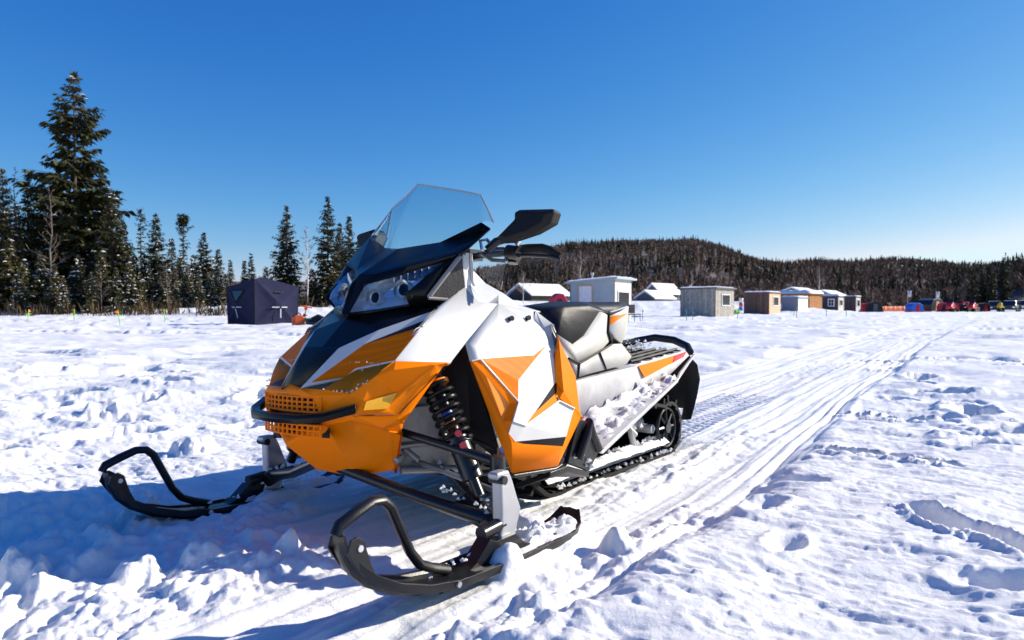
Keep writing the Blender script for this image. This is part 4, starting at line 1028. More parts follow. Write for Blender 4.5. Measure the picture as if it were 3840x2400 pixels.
def spruce(name, H, Rmax, seed, kind="full", snow=0.0, first=0.04, lean=(0, 0), dens=1.0, needles=None, club=False, clump=1.0):
    """tapered trunk, whorls of drooping branches, needle sprays along each branch"""
    rng = np.random.default_rng(seed)
    root = empty(name)
    tb = MB(); n = 10
    tb.tube([(lean[0] * (k / n) ** 2, lean[1] * (k / n) ** 2, H * .99 * k / n - (.25 if k == 0 else 0)) for k in range(n + 1)], [max(.012, H * .0125 * (1 - k / n) ** .8) for k in range(n + 1)], 7)
    vs, fs, sv, sf = [], [], [], []
    z = H * first; base_az = rng.uniform(0, 6.28)
    while z < H * .985:
        t = z / H
        if kind == "full": prof = (1 - t) ** .72 * (1 - .25 * math.exp(-t * 14))
        elif kind == "narrow": prof = (1 - t) ** .85 * .9 + .05
        elif kind == "tall": prof = min(1, 1.25 * (1 - t) ** .62) * (.92 + .2 * math.sin(t * 21 + seed)) 
        else: prof = .35 + .3 * (t > .78) * (1 - abs(t - .87) * 6)
        nb = max(3, int((5 + 3 * (1 - t)) * dens))
        cxy = np.array([lean[0] * t * t, lean[1] * t * t])
        for k in range(nb):
            if rng.random() < .14: continue
            az = base_az + k * 6.283 / nb + rng.normal(0, .3)
            L = max(.12 + .012 * H * .5, Rmax * prof * rng.uniform(.62, 1.16))
            if rng.random() < .07: L *= 1.25
            el = (.35 * t + .22 - .45 * (1 - t)) + rng.normal(0, .12)
            d = np.array([math.sin(az) * math.cos(el), math.cos(az) * math.cos(el), math.sin(el)])
            o = np.array([cxy[0], cxy[1], z + rng.normal(0, .012 * H)])
            tip = o + d * L + np.array([0, 0, -.10 * L]); 
            tb.tube([tuple(o), tuple(o + d * L * .5 + np.array([0, 0, -.07 * L])), tuple(tip + np.array([0, 0, .05 * L]))], [H * .0022 + .006, H * .0014 + .004, .004], 4, caps=False)
            ns = max(3, int(L / (.30 * clump)) + 2)
            for q in range(ns):
                f = (q + rng.uniform(.2, .9)) / ns
                if f < .12: continue
                p = o + d * L * f + np.array([0, 0, -.13 * L * f * (1.6 - f)])
                for sgn in (-1, 1, 0):
                    w_ = az + sgn * rng.uniform(.55, 1.15)
                    sl = (.16 + .34 * L * (1 - .75 * f)) * rng.uniform(.7, 1.2) * (clump if L > .5 else 1)
                    if sgn == 0: sl *= .8
                    sl = min(sl, .75 * clump)
                    dd = np.array([math.sin(w_), math.cos(w_), rng.uniform(-.55, .10)])
                    spray(rng, vs, fs, p, dd, sl, sl * rng.uniform(.18, .32), rng.uniform(.1, .6))
                if snow and rng.random() < snow * (1.3 - t):
                    b = len(sv); sl = rng.uniform(.12, .34) * clump; w_ = az + rng.uniform(-.8, .8)
                    e = np.array([math.sin(w_), math.cos(w_), rng.uniform(-.35, -.05)]) * sl; s_ = np.array([math.cos(w_), -math.sin(w_), rng.uniform(-.3, .3)]) * sl * rng.uniform(.35, .6)
                    c = p + np.array([0, 0, .05]); h_ = np.array([0, 0, sl * .22])
                    sv += [c - e * .5, c + s_, c + e, c - s_, c + h_ + e * .2]
                    sf += [(b, b + 1, b + 4), (b + 1, b + 2, b + 4), (b + 2, b + 3, b + 4), (b + 3, b, b + 4)]
        z += max(.16, H * .021 * (1.25 - .5 * t)) * rng.uniform(.8, 1.2) / max(.6, dens)
    # leader
    for k in range(7):
        a = rng.uniform(0, 6.28); spray(rng, vs, fs, np.array([lean[0], lean[1], H * .955]), np.array([math.sin(a) * .3, math.cos(a) * .3, 1.0]), H * .05, H * .008, 0)
    if club:
        for k in range(220):
            a = rng.uniform(0, 6.28); zz = H * rng.uniform(.86, .985); rr = Rmax * .55 * rng.random()
            spray(rng, vs, fs, np.array([lean[0] + math.sin(a) * rr * .4, lean[1] + math.cos(a) * rr * .4, zz]), np.array([math.sin(a), math.cos(a), rng.uniform(-.2, .5)]), rng.uniform(.3, .7) * Rmax * .6, .09 * Rmax, .2)
    tb.build("trunk", BARK, root)
    np_mesh("crown", np.array(vs), np.array(fs), needles or FIR, root)
    if sf: np_mesh("snow_clumps", np.array(sv), np.array(sf), TREE_SNOW, root)
    return root

def bare_tree(name, H, spread, seed, bark, twig, n_limb=16, lo=.25):
    rng = np.random.default_rng(seed); root = empty(name); tb = MB(); n = 8
    wob = [rng.normal(0, .012 * H, 2) * (k / n) for k in range(n + 1)]
    ax = [np.array([wob[k][0], wob[k][1], H * k / n - (.25 if k == 0 else 0)]) for k in range(n + 1)]
    tb.tube([tuple(p) for p in ax], [max(.012, H * .011 * (1 - k / n * .92)) for k in range(n + 1)], 7)
    tw = MB(); vs = []; fs = []
    for k in range(n_limb):
        t = lo + (1 - lo) * (k + rng.random() * .8) / n_limb * .97; az = rng.uniform(0, 6.28)
        i = min(n - 1, int(t * n)); o = ax[i] + (ax[i + 1] - ax[i]) * (t * n - i)
        L = spread * (1.15 - t) * rng.uniform(.7, 1.25) + .15; el = rng.uniform(.35, .95)
        p = [o]; d = np.array([math.sin(az) * math.cos(el), math.cos(az) * math.cos(el), math.sin(el)])
        for s in range(3):
            p.append(p[-1] + d * L / 3); d = d + rng.normal(0, .12, 3) + np.array([0, 0, .12]); d /= np.linalg.norm(d)
        tb.tube([tuple(q) for q in p], [H * .004 * (1.15 - t) + .006, H * .003 * (1.1 - t) + .005, .007, .005], 5, caps=False)
        for s in range(16):
            f = rng.uniform(.15, 1) * 3; i2 = min(2, int(f)); q = p[i2] + (p[i2 + 1] - p[i2]) * (f - i2)
            e = d * .6 + rng.normal(0, .55, 3) + np.array([0, 0, .25]); e = e / np.linalg.norm(e) * L * rng.uniform(.15, .45)
            s_ = np.cross(e, rng.normal(0, 1, 3)); s_ = s_ / np.linalg.norm(s_) * (.010 + H * .0006)
            b = len(vs); vs += [q - s_, q + s_, q + e * .6 + s_ * .6 + rng.normal(0, .02, 3), q + e]; fs.append((b, b + 1, b + 2, b + 3))
    tb.build("trunk", bark, root)
    np_mesh("twig_sprays", np.array(vs), np.array(fs), twig, root)
    return root

FPX = 2640.0 / 1.5874                                # pixels per unit slope on a 2419-pixel-wide picture
def spot(x, D):
    """ground point at distance D (m) in the direction of picture column x of 2419"""
    X = (x - 1209.6) / FPX * D
    return X, D
def rise(y, D):
    """height above the lake datum of picture row y of 1512 at distance D"""
    return CAM_H + (731.4 - y) / FPX * D

def plant(o, x, D, sink=0.05):
    X, Y = spot(x, D); o.location = (X, Y, z_at(X, Y) - sink); return o

def spruce_at(x, y, D, Rm, seed, label, group=None, **k):
    X, Y = spot(x, D); H = rise(y, D) - z_at(X, Y)
    o = spruce("spruce_tree", H, Rm, seed, **k); plant(o, x, D); o.rotation_euler = (0, 0, seed * 1.3)
    return tag(o, label, "tree", group)

spruce_at(180, 172, 62, 4.7, 4, "tallest dark spruce with a thick clumped top and long ragged boughs", kind="tall", snow=.05, clump=1.35, lean=(0.4, 0))
spruce_at(10, 398, 58, 2.3, 11, "dark spruce standing at the left border of the wood", kind="full", snow=.08, needles=FIR_OLIVE)
spruce_at(68, 415, 60, 2.2, 12, "slim dark spruce between a bare snag and the tallest spruce", kind="narrow", snow=.08)
spruce_at(268, 448, 60, 2.4, 13, "dense spruce leaning against the right side of the tallest spruce", kind="full", snow=.14)
spruce_at(243, 395, 64, 2.7, 43, "dark spruce merged with the right flank of the tallest spruce", kind="full", snow=.1)
spruce_at(105, 430, 64, 2.3, 44, "dark spruce merged with the left flank of the tallest spruce", kind="full", snow=.1)
spruce_at(292, 520, 66, 2.0, 14, "narrow spruce just right of the tall clump with snowy lower boughs", kind="narrow", snow=.2)
spruce_at(334, 494, 66, 1.1, 15, "pole thin spruce with a sparse broken top", kind="snag", dens=.7, snow=.05)
spruce_at(370, 503, 64, 1.9, 16, "pointed spruce with clear layered boughs against the sky", kind="full", snow=.15)
spruce_at(407, 562, 62, 1.4, 17, "short dark spruce between the layered spruce and the club topped one", kind="narrow", snow=.15)
spruce_at(434, 504, 68, 1.2, 18, "thin spruce with a bushy club shaped top", kind="snag", club=True, dens=.8, snow=.05)
spruce_at(482, 548, 66, 1.7, 19, "spruce with a slender spire and snow on its lower half", kind="full", snow=.25)
spruce_at(516, 588, 68, 1.4, 20, "small pointed spruce next to the slender spire", kind="full", snow=.22)
spruce_at(545, 612, 72, 1.0, 21, "little spruce whose tip shows behind the blue tent's left edge", kind="narrow", snow=.1)
spruce_at(578, 617, 76, 1.0, 22, "left one of two small spruces over the blue tent roof", kind="narrow")
spruce_at(594, 598, 76, 1.2, 23, "right and taller of two small spruces over the blue tent roof", kind="narrow")
spruce_at(629, 630, 70, 1.2, 24, "yellowish young spruce just behind the blue tent's roof corner", kind="full", needles=FIR_OLIVE)
spruce_at(678, 487, 66, 2.1, 25, "full cone shaped spruce rising right behind the blue tent", kind="full", snow=.16)
spruce_at(775, 464, 66, 2.1, 26, "tall pointed spruce nearest the left side of the windshield", kind="full", snow=.10)
spruce_at(803, 525, 68, 1.6, 27, "spruce tucked behind the right side of the tall pointed one", kind="full", needles=FIR_OLIVE, snow=.1)
spruce_at(825, 510, 64, 1.6, 28, "spruce with an open spire beside the snowmobile's mirror", kind="full", snow=.14)
spruce_at(848, 565, 64, 1.3, 29, "low spruce half hidden by the snowmobile's nose", kind="narrow", snow=.1)
spruce_at(737, 632, 68, 1.2, 30, "small dark spruce between the cone shaped and the tall pointed ones", kind="full", snow=.1)

# snow laden understorey along the edge of the wood: three grown patterns set out many times
proto = [spruce("spruce_tree", 5.2, 1.5, 41 + k, kind="full", snow=(.30, .18, .36)[k], needles=(FIR, FIR_OLIVE, FIR_OLIVE)[k], first=.02) for k in range(3)]
rng = random.Random(5)
under = [(-30, 600, 56, 0), (25, 560, 57, 1), (55, 610, 55, 2), (95, 590, 56, 0), (130, 620, 55, 1), (150, 650, 54, 2), (185, 600, 57, 0), (215, 640, 55, 1), (240, 590, 57, 2),
         (275, 630, 56, 0), (305, 620, 57, 2), (330, 640, 58, 1), (352, 625, 60, 0), (390, 640, 59, 2), (415, 635, 60, 0), (445, 620, 61, 2), (470, 650, 60, 1), (498, 640, 61, 0), (525, 655, 62, 2),
         (-80, 520, 58, 0), (-60, 450, 62, 1), (38, 480, 64, 0), (105, 520, 64, 2), (225, 480, 66, 0), (150, 480, 66, 1), (5, 500, 63, 0), (30, 530, 61, 1), (82, 500, 63, 0), (120, 540, 62, 1), (160, 520, 63, 0), (200, 540, 62, 1), (232, 545, 60, 0), (258, 530, 62, 1), (280, 560, 63, 0), (300, 590, 60, 1), (-30, 470, 63, 0), (-110, 440, 62, 1), (-160, 400, 64, 0), (-230, 470, 62, 2), (-300, 420, 66, 0), (-380, 480, 63, 1), (-460, 430, 66, 2), (-560, 460, 64, 0), (48, 560, 58, 1), (285, 590, 62, 2), (318, 600, 63, 0), (342, 600, 64, 2), (380, 610, 63, 1), (425, 605, 64, 2), (458, 600, 65, 0), (493, 612, 66, 1), (512, 640, 63, 2), (532, 650, 66, 0)]
for i, (x, y, D, k) in enumerate(under):
    o = proto[k] if i in (0, 1, 2) and proto[k].get("label") is None else copy_tree(proto[k])
    X, Y = spot(x, D); zz = z_at(X, Y); s = (rise(y, D) - zz) / 5.2
    o.location = (X, Y, zz - .05); o.scale = (s * rng.uniform(.8, 1.05), s * rng.uniform(.8, 1.05), s); o.rotation_euler = (0, 0, rng.uniform(0, 6.28))
    tag(o, "snow dusted young spruce crowded into the lower edge of the wood", "tree", "young spruces filling the edge of the wood")
for i, (x, y, D, k) in enumerate([(650, 668, 72, 0), (700, 662, 74, 1), (760, 660, 70, 2), (790, 640, 72, 0), (840, 640, 70, 1), (880, 620, 70, 2), (920, 600, 74, 0)]):
    o = copy_tree(proto[k]); X, Y = spot(x, D); zz = z_at(X, Y); s = (rise(y, D) - zz) / 5.2
    o.location = (X, Y, zz - .05); o.scale = (s, s, s); o.rotation_euler = (0, 0, rng.uniform(0, 6.28))
    tag(o, "small spruce in the shade between the tent and the snowmobile", "tree", "small spruces behind the tent")

for x, y, D, sp, sd, lab, bk_, tw_ in [
    (40, 393, 60, 1.0, 3, "dead grey snag with short bare stubs above the left spruces", DEAD, TWIG),
    (122, 440, 56, 1.6, 4, "bare grey tree with tangled twigs in front of the tallest spruce", DEAD, TWIG),
    (240, 640, 55, 1.3, 9, "small bare tree with a pale forked trunk at the foot of the wood", DEAD, BRUSH),
    (395, 620, 57, 1.4, 5, "low leafless tree with thin pale twigs in front of the spruces", DEAD, BRUSH),
    (727, 535, 62, 1.6, 6, "pale bare birch between the two big spruces behind the tent", BIRCH_BARK, TWIG),
    (646, 590, 68, 1.2, 7, "thin leafless birch just left of the cone shaped spruce", BIRCH_BARK, TWIG)]:
    X, Y = spot(x, D); H = rise(y, D) - z_at(X, Y)
    o = bare_tree("bare_tree", H, sp, sd, bk_, tw_, 18, .3 if sd != 3 else .55); plant(o, x, D); tag(o, lab, "tree")
for x, y, D, sp, sd, lab in [(1236, 640, 95, 1.8, 31, "white birch trunk leaning in front of the brown cabin"), (1372, 590, 120, 2.6, 32, "tall white birch behind the pale grey ice hut"),
                             (1634, 640, 190, 3.0, 33, "white birch rising over the weathered grey hut"), (1935, 628, 230, 4.6, 34, "wide leafless birch on the shore behind the brown huts")]:
    X, Y = spot(x, D); H = rise(y, D) - z_at(X, Y)
    o = bare_tree("birch_tree", H, sp, sd, BIRCH_BARK, TWIG, 22, .3); plant(o, x, D); tag(o, lab, "tree")

# dry brush and weeds along the snow bank
rg = np.random.default_rng(77); vs, fs = [], []
n_ = 4200
bx_ = rg.uniform(-120, 920, n_); bD = np.where(bx_ < 560, rg.uniform(50.5, 60, n_), rg.uniform(60, 72, n_))
bX, bY = spot(bx_, bD); keep = fbm(bX * .35, bY * .3, 14, 2) > .42; bZ = ground_height(bX, bY)
for x, X, Y, zz in zip(bx_[keep], bX[keep], bY[keep], bZ[keep]):
    h = rg.uniform(.25, 1.2) * (.6 + .7 * math.sin(x * .05) ** 2); e = rg.normal(0, .28, 3) * h; e[2] = h
    s = np.array([rg.uniform(.008, .03), rg.uniform(-.01, .01), 0]); b = len(vs); o = np.array([X, Y, zz - .1])
    vs += [o - s, o + s, o + e * .6 + s + rg.normal(0, .05, 3), o + e]; fs.append((b, b + 1, b + 2, b + 3))
tag(np_mesh("brush", np.array(vs), np.array(fs), BRUSH), "dry brown brush along the snow bank", "brush", kind="stuff")

# ================================================================== HILLS AND THE FAR WOOD
RIDGE = [(900, 668), (1120, 655), (1200, 640), (1260, 612), (1340, 592), (1450, 586), (1560, 581), (1640, 581), (1700, 596), (1760, 620), (1800, 632), (1860, 638), (1920, 630), (1990, 632), (2040, 631),
         (2100, 626), (2180, 630), (2260, 640), (2320, 640), (2600, 630), (3000, 640)]
def ridge_y(x): return np.interp(x, [p[0] for p in RIDGE], [p[1] for p in RIDGE])
DS, DR = 300.0, 860.0
def hill_z(X, Y):
    x = 1209.6 + FPX * X / np.maximum(Y, 1.0)
    top = CAM_H + (731.4 - ridge_y(x)) / FPX * DR
    t = np.clip((Y - DS) / (DR - DS), 0, 1); s = t * t * (3 - 2 * t) * .55 + t * .45
    z = .3 + (top - .3) * s + (fbm(X * .012, Y * .012, 3, 3) - .5) * 14 * np.sin(np.pi * t)
    # nearer wooded spur on the right
    sp = sstep(2180, 2440, x) * sstep(285, 330, Y) * (1 - .75 * sstep(360, 520, Y)) * 16
    z = np.maximum(z, .3 + sp)
    return z - 30 * sstep(DR, DR + 400, Y)
gx = np.linspace(-320, 1700, 150); gy = np.concatenate([np.linspace(DS - 2, DR, 80), np.linspace(DR + 20, DR + 400, 8)])
XX, YY = np.meshgrid(gx, gy); ZZ = hill_z(XX, YY); ny, nx = XX.shape
q = (np.arange(ny - 1)[:, None] * nx + np.arange(nx - 1)[None, :]); quads = np.stack([q, q + 1, q + nx + 1, q + nx], -1).reshape(-1, 4)
HILL = mat("wooded_hill_ground", (0.12, 0.10, 0.09), 0.95, var=0.5, scale=0.05)
tag(np_mesh("hills", np.stack([XX.ravel(), YY.ravel(), ZZ.ravel()], 1), quads, HILL, smooth=True), kind="structure")

FAR_FIR = leafy("far_spruce", (0.016, 0.019, 0.010), (0.075, 0.066, 0.034), 0.9)
FAR_BARE = leafy("far_bare_wood", (0.085, 0.055, 0.040), (0.27, 0.18, 0.13), 0.95)
FAR_TRUNK = leafy("far_trunks", (0.10, 0.075, 0.06), (0.36, 0.30, 0.25), 0.9)
def far_wood():
    rg = np.random.default_rng(9); V4, M4 = [], []
    def firs(X, Y, Z, H):
        n = len(X)
        for lv in range(7):
            for kk in range(4):
                a = rg.uniform(0, 6.28, n); t0 = .08 + lv * .13; r_ = H * .17 * (1 - t0) * rg.uniform(.6, 1.3, n)
                c = np.stack([X, Y, Z + H * (t0 + .17)], 1); d = np.stack([np.sin(a), np.cos(a), np.zeros(n)], 1); s = np.stack([np.cos(a), -np.sin(a), np.zeros(n)], 1)
                lo = (H * .13 * rg.uniform(.8, 1.5, n))[:, None] * np.array([0, 0, 1.0])
                p0 = c; p1 = c + d * r_[:, None] - lo + s * r_[:, None] * .6; p2 = c + d * r_[:, None] * 1.15 - lo * 1.25; p3 = c + d * r_[:, None] - lo - s * r_[:, None] * .6
                V4.append(np.stack([p0, p1, p2, p3], 1)); M4.append(np.zeros(n, int))
        for kk in range(2):
            a = rg.uniform(0, 6.28, n); s = np.stack([np.cos(a), np.sin(a), np.zeros(n)], 1) * (H * .022)[:, None]
            b = np.stack([X, Y, Z + H * .85], 1); t = np.stack([X, Y, Z + H * 1.02], 1)
            V4.append(np.stack([b - s, b + s, t, t], 1) + np.array([[[0, 0, 0], [0, 0, 0], [.02, 0, 0], [-.02, 0, 0]]])); M4.append(np.zeros(n, int))
    def bares(X, Y, Z, H):
        n = len(X)
        a = rg.uniform(0, 6.28, n); s = np.stack([np.cos(a), np.sin(a), np.zeros(n)], 1) * (H * .012)[:, None]
        b = np.stack([X, Y, Z - .3], 1); t = np.stack([X + rg.normal(0, .3, n), Y, Z + H * .8], 1)
        for rot in (0, 1):
            ss = s if rot == 0 else np.stack([-s[:, 1], s[:, 0], s[:, 2]], 1)
            V4.append(np.stack([b - ss, b + ss, t + ss * .4, t - ss * .4], 1)); M4.append(np.full(n, 2))
        for kk in range(34):
            a = rg.uniform(0, 6.28, n); h0 = H * rg.uniform(.2, .75, n); L = H * rg.uniform(.14, .34, n); out = rg.uniform(.25, .8, n)
            o = np.stack([X, Y, Z + h0], 1) + np.stack([np.sin(a), np.cos(a), np.zeros(n)], 1) * (H * .08 * rg.random(n))[:, None]
            e = o + np.stack([np.sin(a) * out, np.cos(a) * out, np.sqrt(1 - out ** 2 * .9)], 1) * L[:, None]
            w = np.stack([np.cos(a + .6), -np.sin(a + .6), rg.uniform(-.3, .3, n)], 1) * (H * rg.uniform(.012, .034, n))[:, None]
            V4.append(np.stack([o, (o + e) / 2 + w, e, (o + e) / 2 - w], 1)); M4.append(np.full(n, 1))
    def place(n, dmin, dmax, xmin, xmax, pfir, hf, hb):
        D = np.sqrt(rg.uniform(dmin ** 2, dmax ** 2, n)); x = rg.uniform(xmin, xmax, n); X = (x - 1209.6) / FPX * D; Y = D
        Z = hill_z(X, Y); patch = fbm(X * .02, Y * .02, 55, 2)
        f = rg.random(n) < np.clip(pfir + (patch - .5) * 2.6, .05, .95)
        H = rg.uniform(.7, 1.25, n)
        firs(X[f], Y[f], Z[f], H[f] * hf); bares(X[~f], Y[~f], Z[~f], H[~f] * hb)
    place(2800, 320, 600, 1130, 2520, .16, 11, 9)
    place(4200, 600, 870, 1080, 2500, .14, 10, 8.5)
    place(420, 840, 880, 1080, 2500, .40, 11, 8.5)
    place(520, 300, 330, 1130, 2480, .35, 9.5, 9)
    place(420, 310, 420, 2200, 2520, .72, 10, 9)
    place(200, 300, 420, 820, 1150, .6, 11, 9)
    place(500, 300, 420, -1800, 250, .5, 11, 9); place(1500, 320, 620, 2500, 3500, .4, 11, 9)
    co = np.concatenate(V4).reshape(-1, 3); m = np.concatenate(M4)
    o = np_mesh("far_wood", co, np.arange(len(co)).reshape(-1, 4), [FAR_FIR, FAR_BARE, FAR_TRUNK], midx=m)
    tag(o, "brown and dark green wood covering the hills", "forest", kind="stuff")
far_wood()
for x, y, D, lab in [(2374, 596, 300, "lone tall spire spruce on the right hand skyline"), (2300, 622, 300, "dark spruce at the left end of the right hand spur"), (2322, 628, 304, "grey green spruce between two darker ones on the spur"), (2345, 622, 296, "thick dark spruce in the middle of the spur's skyline")]:
    X, Y = spot(x, D); zz = float(hill_z(np.array([X]), np.array([Y]))[0]); H = rise(y, D) - zz
    o = spruce("spruce_tree", H, H * .13, int(x), kind="full", dens=.7, clump=2.4); o.location = (X, Y, zz - .2); tag(o, lab, "tree")

# ================================================================== ICE FISHING CAMP
GREY_BOARD = mat("pale_grey_panel", (0.33, 0.40, 0.44), 0.8, var=0.06, scale=3)
OLD_WOOD = planks("weathered_boards", (0.40, 0.37, 0.33), (0.27, 0.25, 0.22), .16)
CREAM = mat("cream_board", (0.50, 0.485, 0.44), 0.8, var=0.08)
BROWN = planks("brown_boards", (0.19, 0.105, 0.075), (0.12, 0.068, 0.05), .2)
TAN = mat("tan_plywood", (0.60, 0.41, 0.27), 0.85, var=0.12)
AMBER_WOOD = planks("amber_wood", (0.46, 0.20, 0.06), (0.36, 0.16, 0.05), .25)
PLUM = planks("dark_plum_boards", (0.10, 0.062, 0.07), (0.07, 0.045, 0.052), .22)
TARP = mat("grey_tarp", (0.22, 0.22, 0.26), 0.7, var=0.15)
WHITE_TARP = mat("white_tarp", (0.70, 0.71, 0.74), 0.6, var=0.1)
PANE = mat("window_pane", (0.02, 0.025, 0.03), 0.08, var=0.1)
TRIM_WHITE = mat("white_trim", (0.72, 0.72, 0.72), 0.6)
TRIM_WOOD = mat("pine_trim", (0.55, 0.36, 0.18), 0.7)
STEEL = mat("galvanised_pipe", (0.45, 0.46, 0.48), 0.4, metal=.8)
DARK_WALL = mat("dark_log_wall", (0.055, 0.042, 0.036), 0.9, var=0.3, scale=3)
GREY_WALL = mat("slate_wall", (0.10, 0.11, 0.12), 0.9, var=0.15)
NAVY = mat("navy_tent_fabric", (0.019, 0.021, 0.050), 0.9, var=0.12, scale=4, bump=.15, bscale=12, spec=.12)
BLACK_CLOTH = mat("black_fabric", (0.012, 0.012, 0.018), 0.8)
STRAP = mat("grey_strap", (0.40, 0.42, 0.48), 0.7)
CRIMSON = mat("crimson_fabric", (0.48, 0.015, 0.06), 0.7, var=0.1)
RED_PAINT = mat("red_paint", (0.62, 0.02, 0.03), 0.35, var=0.1)
BLUE = mat("blue_fabric", (0.02, 0.16, 0.62), 0.6)
ORANGE_NET = mat("orange_barrier_mesh", (0.85, 0.24, 0.10), 0.8, var=0.1)
ORANGE_CAN = mat("orange_can", (0.75, 0.12, 0.02), 0.5)
GREEN = mat("lime_green", (0.25, 0.55, 0.03), 0.6)
TEAL = mat("teal_plastic", (0.03, 0.17, 0.21), 0.5)
YELLOW_CLOTH = mat("yellow_cloth", (0.75, 0.50, 0.02), 0.7)
ASH = mat("dull_dark_paint", (0.018, 0.019, 0.022), 0.35, var=.1)

def hut(name, xl, xc, xr, ytop, D, alpha, wall_m, side_m, label, cat="hut", ytop_l=None, over=.16, snow=.10, roof_m=None, depth=None, door=None, window=None, side_window=None, pipe=None, group=None, wallmix=None):
    """box hut seen corner-on: left wall from picture column xl to the near corner xc, right wall on to xr"""
    X, Y = spot(xc, D); z0 = z_at(X, Y); H = rise(ytop, D) - z0
    ca, sa = math.cos(alpha), math.sin(alpha)
    tl = (xl - 1209.6) / FPX; tr = (xr - 1209.6) / FPX
    w1 = (X - tl * Y) / (ca + tl * sa)                   # wall runs away to the left
    w2 = (tr * Y - X) / (sa - tr * ca)                   # and to the right
    if depth: w2 = depth
    root = empty(name, (X, Y, z0 - .04), (0, 0, math.pi / 2 - alpha))
    # local x runs along the right wall away from the corner, local y along the left wall away from it
    hl = H if ytop_l is None else rise(ytop_l, D + w1 * sa) - z0
    t = .06
    def wall(nm, a, b, ha, hb, m, parent=root):
        a, b = Vector((*a, 0)), Vector((*b, 0)); d = (b - a).normalized(); n = Vector((d.y, -d.x, 0)) * t
        mb = MB(); mb.add([a, b, b + Vector((0, 0, hb)), a + Vector((0, 0, ha)), a - n, b - n, b - n + Vector((0, 0, hb)), a - n + Vector((0, 0, ha))],
                          [(0, 1, 2, 3), (7, 6, 5, 4), (0, 4, 5, 1), (3, 2, 6, 7), (0, 3, 7, 4), (1, 5, 6, 2)])
        return mb.build(nm, m, parent)
    wl = wall("wall", (0, w1), (0, 0), hl, H, wall_m); wr = wall("wall", (0, 0), (w2, 0), H, H, side_m)
    wall("wall", (w2, 0), (w2, w1), H, hl, wall_m); wall("wall", (w2, w1), (0, w1), hl, hl, side_m)
    rf = MB(); o = over
    q = [(-o, w1 + o, hl - .02), (-o, -o, H), (w2 + o, -o, H), (w2 + o, w1 + o, hl - .02)]
    rf.add([Vector(p) + Vector((0, 0, .003)) for p in q] + [Vector(p) + Vector((0, 0, .10)) for p in q], [(3, 2, 1, 0), (4, 5, 6, 7), (0, 1, 5, 4), (1, 2, 6, 5), (2, 3, 7, 6), (3, 0, 4, 7)])
    ro = rf.build("roof", roof_m or wall_m, root)
    if snow:
        n = 12; vs = []; rr = random.Random(int(xc))
        for i in range(n + 1):
            for k in range(n + 1):
                a, c = i / n, k / n; e = min(a, 1 - a, c, 1 - c)
                x = -o + (w2 + 2 * o) * a; y = -o + (w1 + 2 * o) * c
                vs.append((x, y, H + (hl - H) * max(0, min(1, y / w1)) + .104 + snow * min(1, .35 + e * 7) * rr.uniform(.75, 1.15) if 0 < e else H + (hl - H) * max(0, min(1, y / w1)) + .09))
        sn = mesh_obj("roof_snow", vs, [(i * (n + 1) + k, (i + 1) * (n + 1) + k, (i + 1) * (n + 1) + k + 1, i * (n + 1) + k + 1) for i in range(n) for k in range(n)], SNOW, ro, smooth=True)
    def opening(nm, side, s0, s1, za, zb, fm, pm, bar=None):
        """s along the wall as a fraction from the near corner"""
        mb = MB(); f = .055 * max(1, D / 45)
        L = w1 if side == "l" else w2
        a, b = s0 * L, s1 * L; za, zb = za * H, zb * H
        pt = (lambda s, z, d: Vector((-d, s, z))) if side == "l" else (lambda s, z, d: Vector((s, -d, z)))
        def bx(s0, s1, z0_, z1_, d0, d1):
            mb.add([pt(s0, z0_, d0), pt(s1, z0_, d0), pt(s1, z1_, d0), pt(s0, z1_, d0), pt(s0, z0_, d1), pt(s1, z0_, d1), pt(s1, z1_, d1), pt(s0, z1_, d1)],
                   [(3, 2, 1, 0), (4, 5, 6, 7), (0, 1, 5, 4), (1, 2, 6, 5), (2, 3, 7, 6), (3, 0, 4, 7)])
        bx(a - f, a, za - f, zb + f, .004, .05); bx(b, b + f, za - f, zb + f, .004, .05); bx(a, b, zb, zb + f, .004, .05); bx(a, b, za - f, za, .004, .05)
        if bar: bx((a + b) / 2 - .02, (a + b) / 2 + .02, za, zb, .012, .04); bx(a, b, (za + zb) / 2 - .02, (za + zb) / 2 + .02, .012, .04)
        fr = mb.build(nm, fm, root)
        mb = MB(); bx(a, b, za, zb, .006, .02 if nm == "window" else .03)
        mb.build("pane" if nm == "window" else "door_leaf", pm, fr)
    for nm, sp_, side in (("door", door, "l"), ("window", window, "r"), ("window", side_window, "l")):
        if sp_: opening(nm, side, *sp_)
    if pipe:
        pm = MB(); c = Vector((pipe[0] * w2, pipe[1] * w1, H)); pm.tube([c, c + Vector((0, 0, pipe[2]))], .05, 10); pm.tube([c + Vector((0, 0, pipe[2] - .02)), c + Vector((0, 0, pipe[2] + .10))], .09, 10)
        pm.build("stove_pipe", STEEL, root, smooth=True)
    return tag(root, label, cat, group)

